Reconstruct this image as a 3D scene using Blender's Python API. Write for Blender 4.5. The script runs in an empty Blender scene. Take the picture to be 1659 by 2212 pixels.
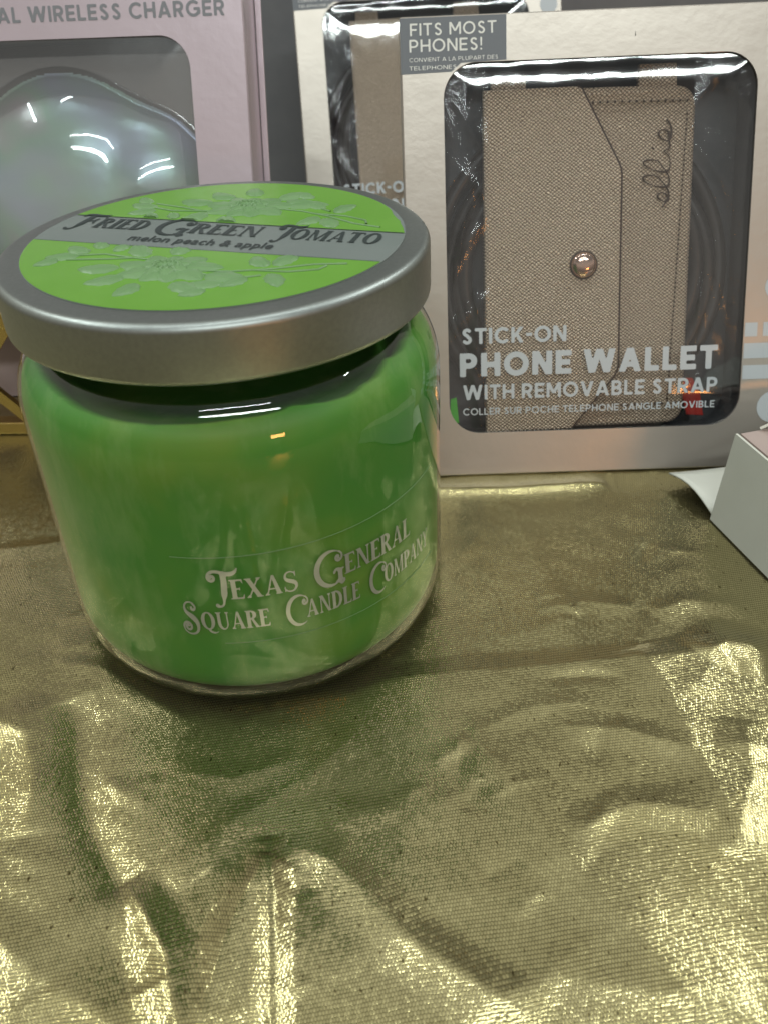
import bpy, bmesh, math, random
import numpy as np
from mathutils import Vector, Matrix
random.seed(7); rng = np.random.default_rng(7)
S = bpy.context.scene
COL = S.collection
R = math.radians

# ------------------------------------------------------------------ camera
cam_d = bpy.data.cameras.new('camera'); cam = bpy.data.objects.new('camera', cam_d); COL.objects.link(cam)
cam_d.sensor_fit = 'VERTICAL'; cam_d.sensor_height = 36.0; cam_d.lens = 1932.7 / 2212 * 36
cam_d.clip_start = 0.005; cam_d.clip_end = 60
_r = Vector((0.97484, -0.21990, -0.03822)); _u = Vector((0.15746, 0.55627, 0.81592)); _f = Vector((0.15816, 0.80138, -0.57687))
M = Matrix((( _r.x, _u.x, -_f.x, -0.0048009), (_r.y, _u.y, -_f.y, -0.2145205), (_r.z, _u.z, -_f.z, 0.1721627), (0, 0, 0, 1)))
cam.matrix_world = M
cam_d.dof.use_dof = True; cam_d.dof.focus_distance = 0.235; cam_d.dof.aperture_fstop = 24
S.camera = cam

# ------------------------------------------------------------------ world (plain grey room light) and view
W = bpy.data.worlds.new('World'); S.world = W; W.use_nodes = True
nt = W.node_tree; bg = nt.nodes['Background']
tc = nt.nodes.new('ShaderNodeTexCoord'); sx = nt.nodes.new('ShaderNodeSeparateXYZ'); nt.links.new(tc.outputs['Generated'], sx.inputs[0])
mr = nt.nodes.new('ShaderNodeMapRange'); mr.inputs[1].default_value = -1; mr.inputs[2].default_value = 1
nt.links.new(sx.outputs[2], mr.inputs[0])
def wramp(stops):
    c = nt.nodes.new('ShaderNodeValToRGB'); e = c.color_ramp.elements
    e[0].position, e[0].color = stops[0][0], (*stops[0][1], 1); e[1].position, e[1].color = stops[-1][0], (*stops[-1][1], 1)
    for p_, c_ in stops[1:-1]:
        q = e.new(p_); q.color = (*c_, 1)
    nt.links.new(mr.outputs[0], c.inputs[0]); return c
back = wramp([(0, (.05, .046, .04)), (.48, (.10, .088, .07)), (.585, (.21, .18, .152)), (.665, (.40, .37, .325)), (.73, (.34, .33, .305)), (.80, (.14, .142, .138)), (1, (.22, .23, .225))])   # room behind the viewer
fore = wramp([(0, (.05, .046, .04)), (.48, (.12, .11, .09)), (.60, (.30, .29, .25)), (.80, (.40, .39, .335)), (.92, (.42, .43, .395)), (1, (.62, .64, .62))])          # wall beyond the table
my = nt.nodes.new('ShaderNodeMapRange'); my.inputs[1].default_value = -.25; my.inputs[2].default_value = .25; nt.links.new(sx.outputs[1], my.inputs[0])
mxw = nt.nodes.new('ShaderNodeMix'); mxw.data_type = 'RGBA'; nt.links.new(my.outputs[0], mxw.inputs[0]); nt.links.new(back.outputs[0], mxw.inputs[6]); nt.links.new(fore.outputs[0], mxw.inputs[7])
nt.links.new(mxw.outputs[2], bg.inputs[0])
bg.inputs[1].default_value = 1.0
S.view_settings.view_transform = 'Standard'; S.view_settings.look = 'None'; S.view_settings.exposure = 0.38; S.view_settings.gamma = 1.0
S.cycles.max_bounces = 14; S.cycles.transparent_max_bounces = 24; S.cycles.glossy_bounces = 6
S.cycles.sample_clamp_indirect = 6.0; S.cycles.use_denoising = True
S.cycles.caustics_reflective = False; S.cycles.caustics_refractive = False

# ------------------------------------------------------------------ lamps: ceiling tubes, two added side tubes and one warm spot lamp
def tube(name, loc, target, length, width, power, color=(.92, 1, .98), rz=None):
    d = bpy.data.lights.new(name, 'AREA'); d.shape = 'RECTANGLE'; d.size = length; d.size_y = width; d.energy = power; d.color = color
    o = bpy.data.objects.new(name, d); COL.objects.link(o); o.location = loc
    z = (Vector(loc) - Vector(target)).normalized(); x = Vector((math.cos(rz or 0), math.sin(rz or 0), 0)); x = (x - z * x.dot(z)).normalized(); y = z.cross(x)
    o.matrix_world = Matrix(((x.x, y.x, z.x, loc[0]), (x.y, y.y, z.y, loc[1]), (x.z, y.z, z.z, loc[2]), (0, 0, 0, 1)))
    return o
tube('tube_lamp', (-0.05, -1.84, 1.86), (0.05, 0, 0), 1.7, .030, 6.5, rz=R(-5))
tube('tube_lamp', (-0.05, -2.00, 1.92), (0.05, 0, 0), 1.7, .030, 6.5, rz=R(-5))
tube('tube_lamp', (-0.10, -1.30, 1.86), (0.05, 0, 0), 1.2, .022, 3.0, rz=R(-5))
tube('tube_lamp', (-1.10, 0.40, 1.48), (0.0, 0, 0), 1.2, .022, 6.5, rz=R(82))  # added side tube, unseen; set so that only tilted cloth folds catch it
tube('tube_lamp', (1.35, 0.30, 1.48), (0.1, 0, 0), 1.2, .022, 6.5, rz=R(86))  # its added counterpart on the right, for glints on the cloth folds
tube('tube_lamp', (0.05, -0.05, 1.60), (0.0, 0, 0), 1.2, .026, 4.0, rz=R(4))
tube('warm_spot_lamp', (0.33, -1.25, 0.24), (0.16, 0.02, 0.01), .16, .08, 0.65, color=(1, .42, .12))

# ------------------------------------------------------------------ helpers
def link(name, me, mat=None, parent=None):
    o = bpy.data.objects.new(name, me); COL.objects.link(o)
    if mat is not None: me.materials.append(mat)
    if parent is not None: o.parent = parent
    return o
def mesh(verts, faces, smooth=False):
    me = bpy.data.meshes.new('m'); me.from_pydata([tuple(v) for v in verts], [], [tuple(f) for f in faces]); me.update()
    if smooth: me.polygons.foreach_set('use_smooth', [True] * len(me.polygons))
    return me
def fixn(me):
    bm = bmesh.new(); bm.from_mesh(me); bmesh.ops.recalc_face_normals(bm, faces=bm.faces); bm.to_mesh(me); bm.free(); return me
def tag(o, label=None, cat=None, group=None, kind=None):
    for k, v in (('label', label), ('category', cat), ('group', group), ('kind', kind)):
        if v: o[k] = v
    return o
def empty(name, mw):
    o = bpy.data.objects.new(name, None); COL.objects.link(o); o.empty_display_size = .01; o.matrix_world = mw; return o
def lathe(prof, n=160, cap0=False, cap1=False, a0=0.0, rfun=None):
    V = []; F = []
    for i, (r, z) in enumerate(prof):
        for k in range(n):
            a = a0 + 2 * math.pi * k / n
            rr, zz = (r, z) if rfun is None else rfun(r, z, a, i)
            V.append((rr * math.cos(a), rr * math.sin(a), zz))
    for i in range(len(prof) - 1):
        for k in range(n):
            k2 = (k + 1) % n
            F.append((i * n + k, i * n + k2, (i + 1) * n + k2, (i + 1) * n + k))
    if cap0: F.append(tuple(range(n))[::-1])
    if cap1: F.append(tuple((len(prof) - 1) * n + k for k in range(n)))
    return V, F
def box_mesh(x0, y0, z0, x1, y1, z1, bev=0.0):
    bm = bmesh.new(); bmesh.ops.create_cube(bm, size=1)
    for v in bm.verts: v.co = Vector(((x0 + x1) / 2 + v.co.x * (x1 - x0), (y0 + y1) / 2 + v.co.y * (y1 - y0), (z0 + z1) / 2 + v.co.z * (z1 - z0)))
    if bev: bmesh.ops.bevel(bm, geom=bm.edges[:], offset=bev, segments=2, profile=.5, affect='EDGES')
    me = bpy.data.meshes.new('m'); bm.to_mesh(me); bm.free(); return me
def tube_path(pts, rad, n=8, closed=False):
    pts = [Vector(p) for p in pts]; V = []; F = []; m = len(pts); up = Vector((0, 0, 1))
    prev = None
    for i, p in enumerate(pts):
        t = (pts[(i + 1) % m] - pts[i - 1]) if (closed or 0 < i < m - 1) else (pts[min(i + 1, m - 1)] - pts[max(i - 1, 0)])
        t.normalize()
        if prev is None:
            a = t.orthogonal().normalized()
        else:
            a = (prev - t * prev.dot(t)).normalized()
        prev = a; b = t.cross(a); r = rad(i / (m - 1)) if callable(rad) else rad
        for k in range(n):
            th = 2 * math.pi * k / n; V.append(p + (a * math.cos(th) + b * math.sin(th)) * r)
    for i in range(m if closed else m - 1):
        j = (i + 1) % m
        for k in range(n):
            F.append((i * n + k, i * n + (k + 1) % n, j * n + (k + 1) % n, j * n + k))
    return V, F
def merge(parts):
    V = []; F = []
    for v, f in parts:
        o = len(V); V += list(v); F += [tuple(i + o for i in q) for q in f]
    return V, F

# ---- value noise for mesh shaping
_tab = rng.random((64, 64))
def vnoise(x, y):
    x = np.asarray(x, float); y = np.asarray(y, float)
    xi = np.floor(x).astype(int); yi = np.floor(y).astype(int); fx = x - xi; fy = y - yi
    fx = fx * fx * (3 - 2 * fx); fy = fy * fy * (3 - 2 * fy)
    g = lambda a, b: _tab[a % 64, b % 64]
    return (g(xi, yi) * (1 - fx) + g(xi + 1, yi) * fx) * (1 - fy) + (g(xi, yi + 1) * (1 - fx) + g(xi + 1, yi + 1) * fx) * fy - .5

# ------------------------------------------------------------------ materials
def mat(name):
    m = bpy.data.materials.new(name); m.use_nodes = True; n = m.node_tree; b = n.nodes['Principled BSDF']; return m, n, b
def N(n, t, **kw):
    x = n.nodes.new(t)
    for k, v in kw.items(): setattr(x, k, v)
    return x
def simple(name, col, rough=.5, metal=0.0, **ex):
    m, n, b = mat(name); b.inputs['Base Color'].default_value = (*col, 1); b.inputs['Roughness'].default_value = rough; b.inputs['Metallic'].default_value = metal
    for k, v in ex.items(): b.inputs[k].default_value = v
    return m
def noise(n, scale, detail=3, rough=.55, src='Object', vec=None):
    t = N(n, 'ShaderNodeTexNoise'); t.inputs['Scale'].default_value = scale; t.inputs['Detail'].default_value = detail; t.inputs['Roughness'].default_value = rough
    if vec is None:
        c = N(n, 'ShaderNodeTexCoord'); vec = c.outputs[src]
    n.links.new(vec, t.inputs['Vector']); return t
def ramp(n, src, *stops):
    r = N(n, 'ShaderNodeValToRGB'); e = r.color_ramp.elements
    e[0].position, e[0].color = stops[0][0], (*stops[0][1], 1); e[1].position, e[1].color = stops[-1][0], (*stops[-1][1], 1)
    for p, c in stops[1:-1]:
        q = e.new(p); q.color = (*c, 1)
    n.links.new(src, r.inputs[0]); return r
def math_(n, op, a, b=None, clamp=False):
    x = N(n, 'ShaderNodeMath', operation=op); x.use_clamp = clamp
    for i, v in ((0, a), (1, b)):
        if v is None: continue
        if isinstance(v, (int, float)): x.inputs[i].default_value = v
        else: n.links.new(v, x.inputs[i])
    return x.outputs[0]
def bump(n, b, h, strength=.3, dist=.001, prev=None):
    u = N(n, 'ShaderNodeBump'); u.inputs['Strength'].default_value = strength; u.inputs['Distance'].default_value = dist
    n.links.new(h, u.inputs['Height'])
    if prev is not None: n.links.new(prev, u.inputs['Normal'])
    if b is not None: n.links.new(u.outputs[0], b.inputs['Normal'])
    return u.outputs[0]
def schlick(n, f0, normal=None, power=5.0):
    g = N(n, 'ShaderNodeNewGeometry')
    d = N(n, 'ShaderNodeVectorMath', operation='DOT_PRODUCT'); n.links.new(g.outputs['Incoming'], d.inputs[0]); n.links.new(normal or g.outputs['Normal'], d.inputs[1])
    a = math_(n, 'ABSOLUTE', d.outputs['Value']); a = math_(n, 'SUBTRACT', 1.0, a, True); a = math_(n, 'POWER', a, power)
    a = math_(n, 'MULTIPLY', a, 1 - f0); return math_(n, 'ADD', a, f0, True)
def clear(name, f0=.045, rough=.02, tint=(1, 1, 1), bscale=None, bdist=.0005, bstr=.3, gcol=(1, 1, 1), power=5.0, film=False):
    """thin clear sheet: reflection mixed over see-through by the angle of view"""
    m = bpy.data.materials.new(name); m.use_nodes = True; n = m.node_tree; n.nodes.clear()
    out = N(n, 'ShaderNodeOutputMaterial'); tr = N(n, 'ShaderNodeBsdfTransparent'); tr.inputs[0].default_value = (*tint, 1)
    gl = N(n, 'ShaderNodeBsdfGlossy'); gl.inputs['Roughness'].default_value = rough; gl.inputs['Color'].default_value = (*gcol, 1)
    nrm = None
    if bscale:
        t = noise(n, bscale, 4, .55); nrm = bump(n, None, t.outputs[0], bstr, bdist); n.links.new(nrm, gl.inputs['Normal'])
    mx = N(n, 'ShaderNodeMixShader'); n.links.new(schlick(n, f0, nrm, power), mx.inputs[0]); n.links.new(tr.outputs[0], mx.inputs[1]); n.links.new(gl.outputs[0], mx.inputs[2])
    n.links.new(mx.outputs[0], out.inputs[0]); return m

def m_lame():
    m, n, b = mat('gold_lame_fabric')
    c = N(n, 'ShaderNodeTexCoord'); P = c.outputs['UV']
    nz = noise(n, 14, 2, .5, vec=P); off = N(n, 'ShaderNodeVectorMath', operation='SCALE'); n.links.new(nz.outputs['Color'], off.inputs[0]); off.inputs['Scale'].default_value = .0050
    q = N(n, 'ShaderNodeVectorMath', operation='ADD'); n.links.new(P, q.inputs[0]); n.links.new(off.outputs[0], q.inputs[1]); Q = q.outputs[0]
    px, py = .00066, .00084
    sc = N(n, 'ShaderNodeVectorMath', operation='MULTIPLY'); n.links.new(Q, sc.inputs[0]); sc.inputs[1].default_value = (1 / px, 1 / py, 0)
    s = N(n, 'ShaderNodeSeparateXYZ'); n.links.new(sc.outputs[0], s.inputs[0])
    row = math_(n, 'FLOOR', s.outputs[1]); shift = math_(n, 'MULTIPLY', math_(n, 'MODULO', row, 2.0), .5)
    ux = math_(n, 'ADD', s.outputs[0], shift)
    ax = math_(n, 'ABSOLUTE', math_(n, 'SINE', math_(n, 'MULTIPLY', ux, math.pi))); ay = math_(n, 'ABSOLUTE', math_(n, 'SINE', math_(n, 'MULTIPLY', s.outputs[1], math.pi)))
    bead = math_(n, 'POWER', math_(n, 'MULTIPLY', ax, ay), .55)                       # one raised bead per crossing of the threads
    cell = N(n, 'ShaderNodeCombineXYZ'); n.links.new(math_(n, 'FLOOR', ux), cell.inputs[0]); n.links.new(row, cell.inputs[1])
    wn = N(n, 'ShaderNodeTexWhiteNoise', noise_dimensions='2D'); n.links.new(cell.outputs[0], wn.inputs['Vector'])
    vs = N(n, 'ShaderNodeVectorMath', operation='SUBTRACT'); n.links.new(wn.outputs['Color'], vs.inputs[0]); vs.inputs[1].default_value = (.5, .5, .5)
    vk = N(n, 'ShaderNodeVectorMath', operation='SCALE'); n.links.new(vs.outputs[0], vk.inputs[0]); vk.inputs['Scale'].default_value = .11
    cr_ = noise(n, 48, 2, .5, vec=P); nb = bump(n, None, cr_.outputs[0], .10, .004); nb = bump(n, None, bead, .28, .00009, nb)
    ad = N(n, 'ShaderNodeVectorMath', operation='ADD'); n.links.new(nb, ad.inputs[0]); n.links.new(vk.outputs[0], ad.inputs[1])
    no = N(n, 'ShaderNodeVectorMath', operation='NORMALIZE'); n.links.new(ad.outputs[0], no.inputs[0]); n.links.new(no.outputs[0], b.inputs['Normal'])
    big = noise(n, 9, 3, .5, vec=P)
    base = ramp(n, big.outputs[0], (.3, (.455, .395, .195)), (.7, (.53, .47, .25)))
    ms = N(n, 'ShaderNodeMapping'); n.links.new(Q, ms.inputs[0]); ms.inputs['Scale'].default_value = (950, 480, 1)       # dark pulled threads
    sn = N(n, 'ShaderNodeTexNoise'); sn.inputs['Scale'].default_value = 1; sn.inputs['Detail'].default_value = 1; n.links.new(ms.outputs[0], sn.inputs['Vector'])
    snag = ramp(n, sn.outputs[0], (.70, (1, 1, 1)), (.75, (.34, .31, .24)))
    wr = ramp(n, bead, (.15, (.22, .20, .14)), (.62, (1, 1, 1)))
    m1 = N(n, 'ShaderNodeMix', data_type='RGBA', blend_type='MULTIPLY'); m1.inputs[0].default_value = .9; n.links.new(base.outputs[0], m1.inputs[6]); n.links.new(wr.outputs[0], m1.inputs[7])
    m2 = N(n, 'ShaderNodeMix', data_type='RGBA', blend_type='MULTIPLY'); m2.inputs[0].default_value = 1; n.links.new(m1.outputs[2], m2.inputs[6]); n.links.new(snag.outputs[0], m2.inputs[7])
    n.links.new(m2.outputs[2], b.inputs['Base Color'])
    b.inputs['Metallic'].default_value = .92; b.inputs['Roughness'].default_value = .20
    return m

def m_satin(name, col, rough=.33, metal=.75, grain=.08):
    m, n, b = mat(name)
    t = noise(n, 35, 3); r = ramp(n, t.outputs[0], (.25, tuple(c * .93 for c in col)), (.75, col)); n.links.new(r.outputs[0], b.inputs['Base Color'])
    b.inputs['Metallic'].default_value = metal; b.inputs['Roughness'].default_value = rough
    t1 = noise(n, 45, 3, .5); t2 = noise(n, 420, 3, .6)
    nb = bump(n, None, t1.outputs[0], .12, .0016); bump(n, b, t2.outputs[0], grain, .0005, nb)
    return m

def m_leather(name='tan_saffiano_leather'):
    m, n, b = mat(name)
    c = N(n, 'ShaderNodeTexCoord'); P = c.outputs['Object']
    nz = noise(n, 500, 2, .5, vec=P); k = N(n, 'ShaderNodeVectorMath', operation='SCALE'); n.links.new(nz.outputs['Color'], k.inputs[0]); k.inputs['Scale'].default_value = .0011
    q = N(n, 'ShaderNodeVectorMath', operation='ADD'); n.links.new(P, q.inputs[0]); n.links.new(k.outputs[0], q.inputs[1])
    s = N(n, 'ShaderNodeSeparateXYZ'); n.links.new(q.outputs[0], s.inputs[0])
    pa = math_(n, 'ADD', math_(n, 'MULTIPLY', s.outputs[0], 2150), math_(n, 'MULTIPLY', s.outputs[1], 2800))
    pb = math_(n, 'ADD', math_(n, 'MULTIPLY', s.outputs[0], -2250), math_(n, 'MULTIPLY', s.outputs[1], 2700))
    sa = math_(n, 'ABSOLUTE', math_(n, 'SINE', pa)); sb = math_(n, 'ABSOLUTE', math_(n, 'SINE', pb))
    h = math_(n, 'POWER', math_(n, 'MULTIPLY', sa, sb), .6)
    col = ramp(n, h, (.10, (.15, .10, .07)), (.38, (.55, .41, .295)), (.85, (.90, .72, .54))); n.links.new(col.outputs[0], b.inputs['Base Color'])
    b.inputs['Metallic'].default_value = .45; b.inputs['Roughness'].default_value = .40
    bump(n, b, h, .9, .0005)
    return m

def m_wax():
    m, n, b = mat('green_wax')
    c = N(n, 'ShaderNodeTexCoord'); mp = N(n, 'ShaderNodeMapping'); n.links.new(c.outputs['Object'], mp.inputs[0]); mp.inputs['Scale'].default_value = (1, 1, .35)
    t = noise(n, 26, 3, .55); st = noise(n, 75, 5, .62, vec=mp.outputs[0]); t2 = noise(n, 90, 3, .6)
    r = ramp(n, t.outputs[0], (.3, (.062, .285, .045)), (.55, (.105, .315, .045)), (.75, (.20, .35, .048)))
    k = ramp(n, st.outputs[0], (.50, (0, 0, 0)), (.70, (.27, .27, .27)))      # pale streaks: mostly cloth reflections painted in, partly wet spots of the wax
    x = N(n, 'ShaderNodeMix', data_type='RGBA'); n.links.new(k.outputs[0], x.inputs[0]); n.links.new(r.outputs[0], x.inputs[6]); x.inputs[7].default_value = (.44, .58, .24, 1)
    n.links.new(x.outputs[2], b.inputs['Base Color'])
    b.inputs['Subsurface Weight'].default_value = .4; b.inputs['Subsurface Radius'].default_value = (.35, 1, .2); b.inputs['Subsurface Scale'].default_value = .008
    b.inputs['Roughness'].default_value = .5; b.inputs['Specular IOR Level'].default_value = .06
    bump(n, b, t2.outputs[0], .12, .001)
    return m

def m_lid():
    m, n, b = mat('satin_aluminium')
    t = noise(n, 900, 2, .6); r = ramp(n, t.outputs[0], (.3, (.32, .345, .33)), (.7, (.36, .385, .37))); n.links.new(r.outputs[0], b.inputs['Base Color'])
    b.inputs['Metallic'].default_value = 1; b.inputs['Roughness'].default_value = .40
    bump(n, b, t.outputs[0], .05, .0003); return m

def m_label(name, c0, c1, rough=.38):
    m, n, b = mat(name); t = noise(n, 60, 3); r = ramp(n, t.outputs[0], (.3, c0), (.7, c1)); n.links.new(r.outputs[0], b.inputs['Base Color'])
    b.inputs['Roughness'].default_value = rough; t2 = noise(n, 1500, 2); bump(n, b, t2.outputs[0], .08, .0002); return m

def m_irid():
    m, n, b = mat('iridescent_plastic')
    t = noise(n, 26, 2, .5); r = ramp(n, t.outputs[0], (.34, (.44, .48, .66)), (.5, (.40, .62, .50)), (.64, (.68, .50, .62))); n.links.new(r.outputs[0], b.inputs['Base Color'])
    b.inputs['Metallic'].default_value = .40; b.inputs['Roughness'].default_value = .28
    b.inputs['Thin Film Thickness'].default_value = 420; b.inputs['Thin Film IOR'].default_value = 1.45
    th = N(n, 'ShaderNodeMapRange'); n.links.new(t.outputs[0], th.inputs[0]); th.inputs[3].default_value = 330; th.inputs[4].default_value = 520; n.links.new(th.outputs[0], b.inputs['Thin Film Thickness'])
    t2 = noise(n, 40, 3, .5); bump(n, b, t2.outputs[0], .3, .003); return m

MT = dict(
    lame=m_lame(), wax=m_wax(), lid=m_lid(), glass=clear('jar_glass', .066, .012, (.96, .985, .965), power=4.0), film=clear('window_film', .075, .055, (.93, .94, .95), 24, .004, .05),
    hazefilm=clear('hazy_window_film', .20, .22, (.95, .96, .97), 24, .004, .05),
    leafgreen=simple('green_reflection', (.06, .55, .02), .4),
    bag=clear('crinkled_film', .045, .05, (.95, .95, .95), 300, .0008, .4),
    champ=m_satin('champagne_card', (.52, .47, .415), .36, .65), pink=m_satin('pink_card', (.68, .575, .63), .36, .55), leather=m_leather(),
    liner=simple('charcoal_card', (.075, .077, .082), .6), cord=simple('dark_cord', (.035, .03, .028), .28), snap=simple('rose_metal', (.62, .44, .36), .12, 1.0),
    greyink=simple('silver_ink', (.56, .59, .61), .5, .1), dimink=simple('grey_ink', (.25, .255, .275), .5, .15), ivory=simple('ivory_ink', (.84, .83, .78), .45), panelink=simple('slate_ink', (.16, .17, .185), .5, .2),
    green=m_label('lime_label', (.135, .325, .035), (.155, .355, .045), .26), band=m_label('silver_label', (.165, .190, .178), (.185, .208, .196), .42),
    relief=m_label('pale_green_print', (.15, .28, .11), (.18, .31, .135), .36), ink=simple('dark_ink', (.03, .042, .04), .45), silver=simple('silver_foil', (.56, .60, .58), .3, .7),
    white=m_label('white_card', (.66, .655, .57), (.70, .695, .615), .42), rose=m_label('shaded_card', (.42, .32, .29), (.45, .35, .31), .5),
    gold=simple('polished_gold', (.72, .57, .24), .24, 1.0), rosegold=simple('rose_panel', (.74, .56, .52), .45), dark=m_label('dark_grey_panel', (.20, .20, .21), (.23, .23, .235), .5),
    irid=m_irid(), blister=clear('blister_plastic', .15, .05, (.93, .96, .96), 30, .003, .06), red=simple('red_reflection', (.55, .03, .02), .45), thread=simple('tan_thread', (.40, .31, .22), .6), deboss=simple('pressed_leather', (.075, .048, .034), .5, .2))

# ------------------------------------------------------------------ letter shapes: signed-distance glyphs turned into meshes
def contour(fn, x0, x1, y0, y1, res):
    nx = max(4, int(math.ceil((x1 - x0) / res))); ny = max(4, int(math.ceil((y1 - y0) / res)))
    xs = np.linspace(x0, x1, nx + 1); ys = np.linspace(y0, y1, ny + 1); X, Y = np.meshgrid(xs, ys); D = fn(X, Y)
    V = []; F = []; idx = {}
    def vid(k, p):
        if k not in idx: idx[k] = len(V); V.append(p)
        return idx[k]
    ins = D < 0
    act = ins[:-1, :-1] | ins[1:, :-1] | ins[:-1, 1:] | ins[1:, 1:]
    for j, i in zip(*np.nonzero(act)):
        cs = ((j, i), (j, i + 1), (j + 1, i + 1), (j + 1, i)); f = []
        for a in range(4):
            p = cs[a]; q = cs[(a + 1) % 4]; dp = D[p]; dq = D[q]
            if dp < 0: f.append(vid(p, (xs[p[1]], ys[p[0]])))
            if (dp < 0) != (dq < 0):
                t = dp / (dp - dq); k = (min(p, q), max(p, q)); f.append(vid(k, (xs[p[1]] + (xs[q[1]] - xs[p[1]]) * t, ys[p[0]] + (ys[q[0]] - ys[p[0]]) * t)))
        f = list(dict.fromkeys(f))
        if len(f) > 2: F.append(tuple(f))
    return V, F
def U_(*a):
    r = a[0]
    for b in a[1:]: r = np.minimum(r, b)
    return r
def rect(X, Y, x0, y0, x1, y1): return np.maximum(np.maximum(x0 - X, X - x1), np.maximum(y0 - Y, Y - y1))
def poly(X, Y, *p):
    A = sum(p[i][0] * p[(i + 1) % len(p)][1] - p[(i + 1) % len(p)][0] * p[i][1] for i in range(len(p)))
    if A < 0: p = p[::-1]
    r = None
    for i in range(len(p)):
        a = p[i]; b = p[(i + 1) % len(p)]; dx = b[0] - a[0]; dy = b[1] - a[1]; L = math.hypot(dx, dy) + 1e-9
        d = ((X - a[0]) * dy - (Y - a[1]) * dx) / L; r = d if r is None else np.maximum(r, d)
    return r
def ell(X, Y, cx, cy, rx, ry): return (np.sqrt(((X - cx) / rx) ** 2 + ((Y - cy) / ry) ** 2) - 1) * min(rx, ry)
def line(X, Y, a, b, w):   # butt-ended bar
    dx = b[0] - a[0]; dy = b[1] - a[1]; L = math.hypot(dx, dy); u = ((X - a[0]) * dx + (Y - a[1]) * dy) / L; v = ((X - a[0]) * dy - (Y - a[1]) * dx) / L
    return np.maximum(np.abs(v) - w / 2, np.maximum(-u, u - L))
def vpath(X, Y, pts, rad):
    r = None
    for i in range(len(pts) - 1):
        a = pts[i]; b = pts[i + 1]; dx = b[0] - a[0]; dy = b[1] - a[1]; L2 = dx * dx + dy * dy + 1e-9
        t = np.clip(((X - a[0]) * dx + (Y - a[1]) * dy) / L2, 0, 1); d = np.hypot(X - a[0] - t * dx, Y - a[1] - t * dy) - (rad[i] + (rad[i + 1] - rad[i]) * t)
        r = d if r is None else np.minimum(r, d)
    return r
def spiral(cx, cy, r0, r1, a0, a1, n=22): return [(cx + (r0 + (r1 - r0) * i / n) * math.cos(R(a0 + (a1 - a0) * i / n)), cy + (r0 + (r1 - r0) * i / n) * math.sin(R(a0 + (a1 - a0) * i / n))) for i in range(n + 1)]
def lerp(a, b, n): return [a + (b - a) * i / n for i in range(n + 1)]
def bez(p0, p1, p2, p3, n=14): return [tuple((1 - t) ** 3 * p0[k] + 3 * (1 - t) ** 2 * t * p1[k] + 3 * (1 - t) * t * t * p2[k] + t ** 3 * p3[k] for k in (0, 1)) for t in [i / n for i in range(n + 1)]]
def arc(X, Y, cx, cy, rx, ry, w, a0, a1):
    ring = np.maximum(ell(X, Y, cx, cy, rx, ry), -ell(X, Y, cx, cy, rx - w, ry - w))
    an = np.degrees(np.arctan2((Y - cy) / ry, (X - cx) / rx)); mid = (a0 + a1) / 2; h = (a1 - a0) / 2
    dd = (np.abs((an - mid + 180) % 360 - 180) - h) * math.pi / 180 * min(rx, ry)
    return np.maximum(ring, dd)

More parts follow.
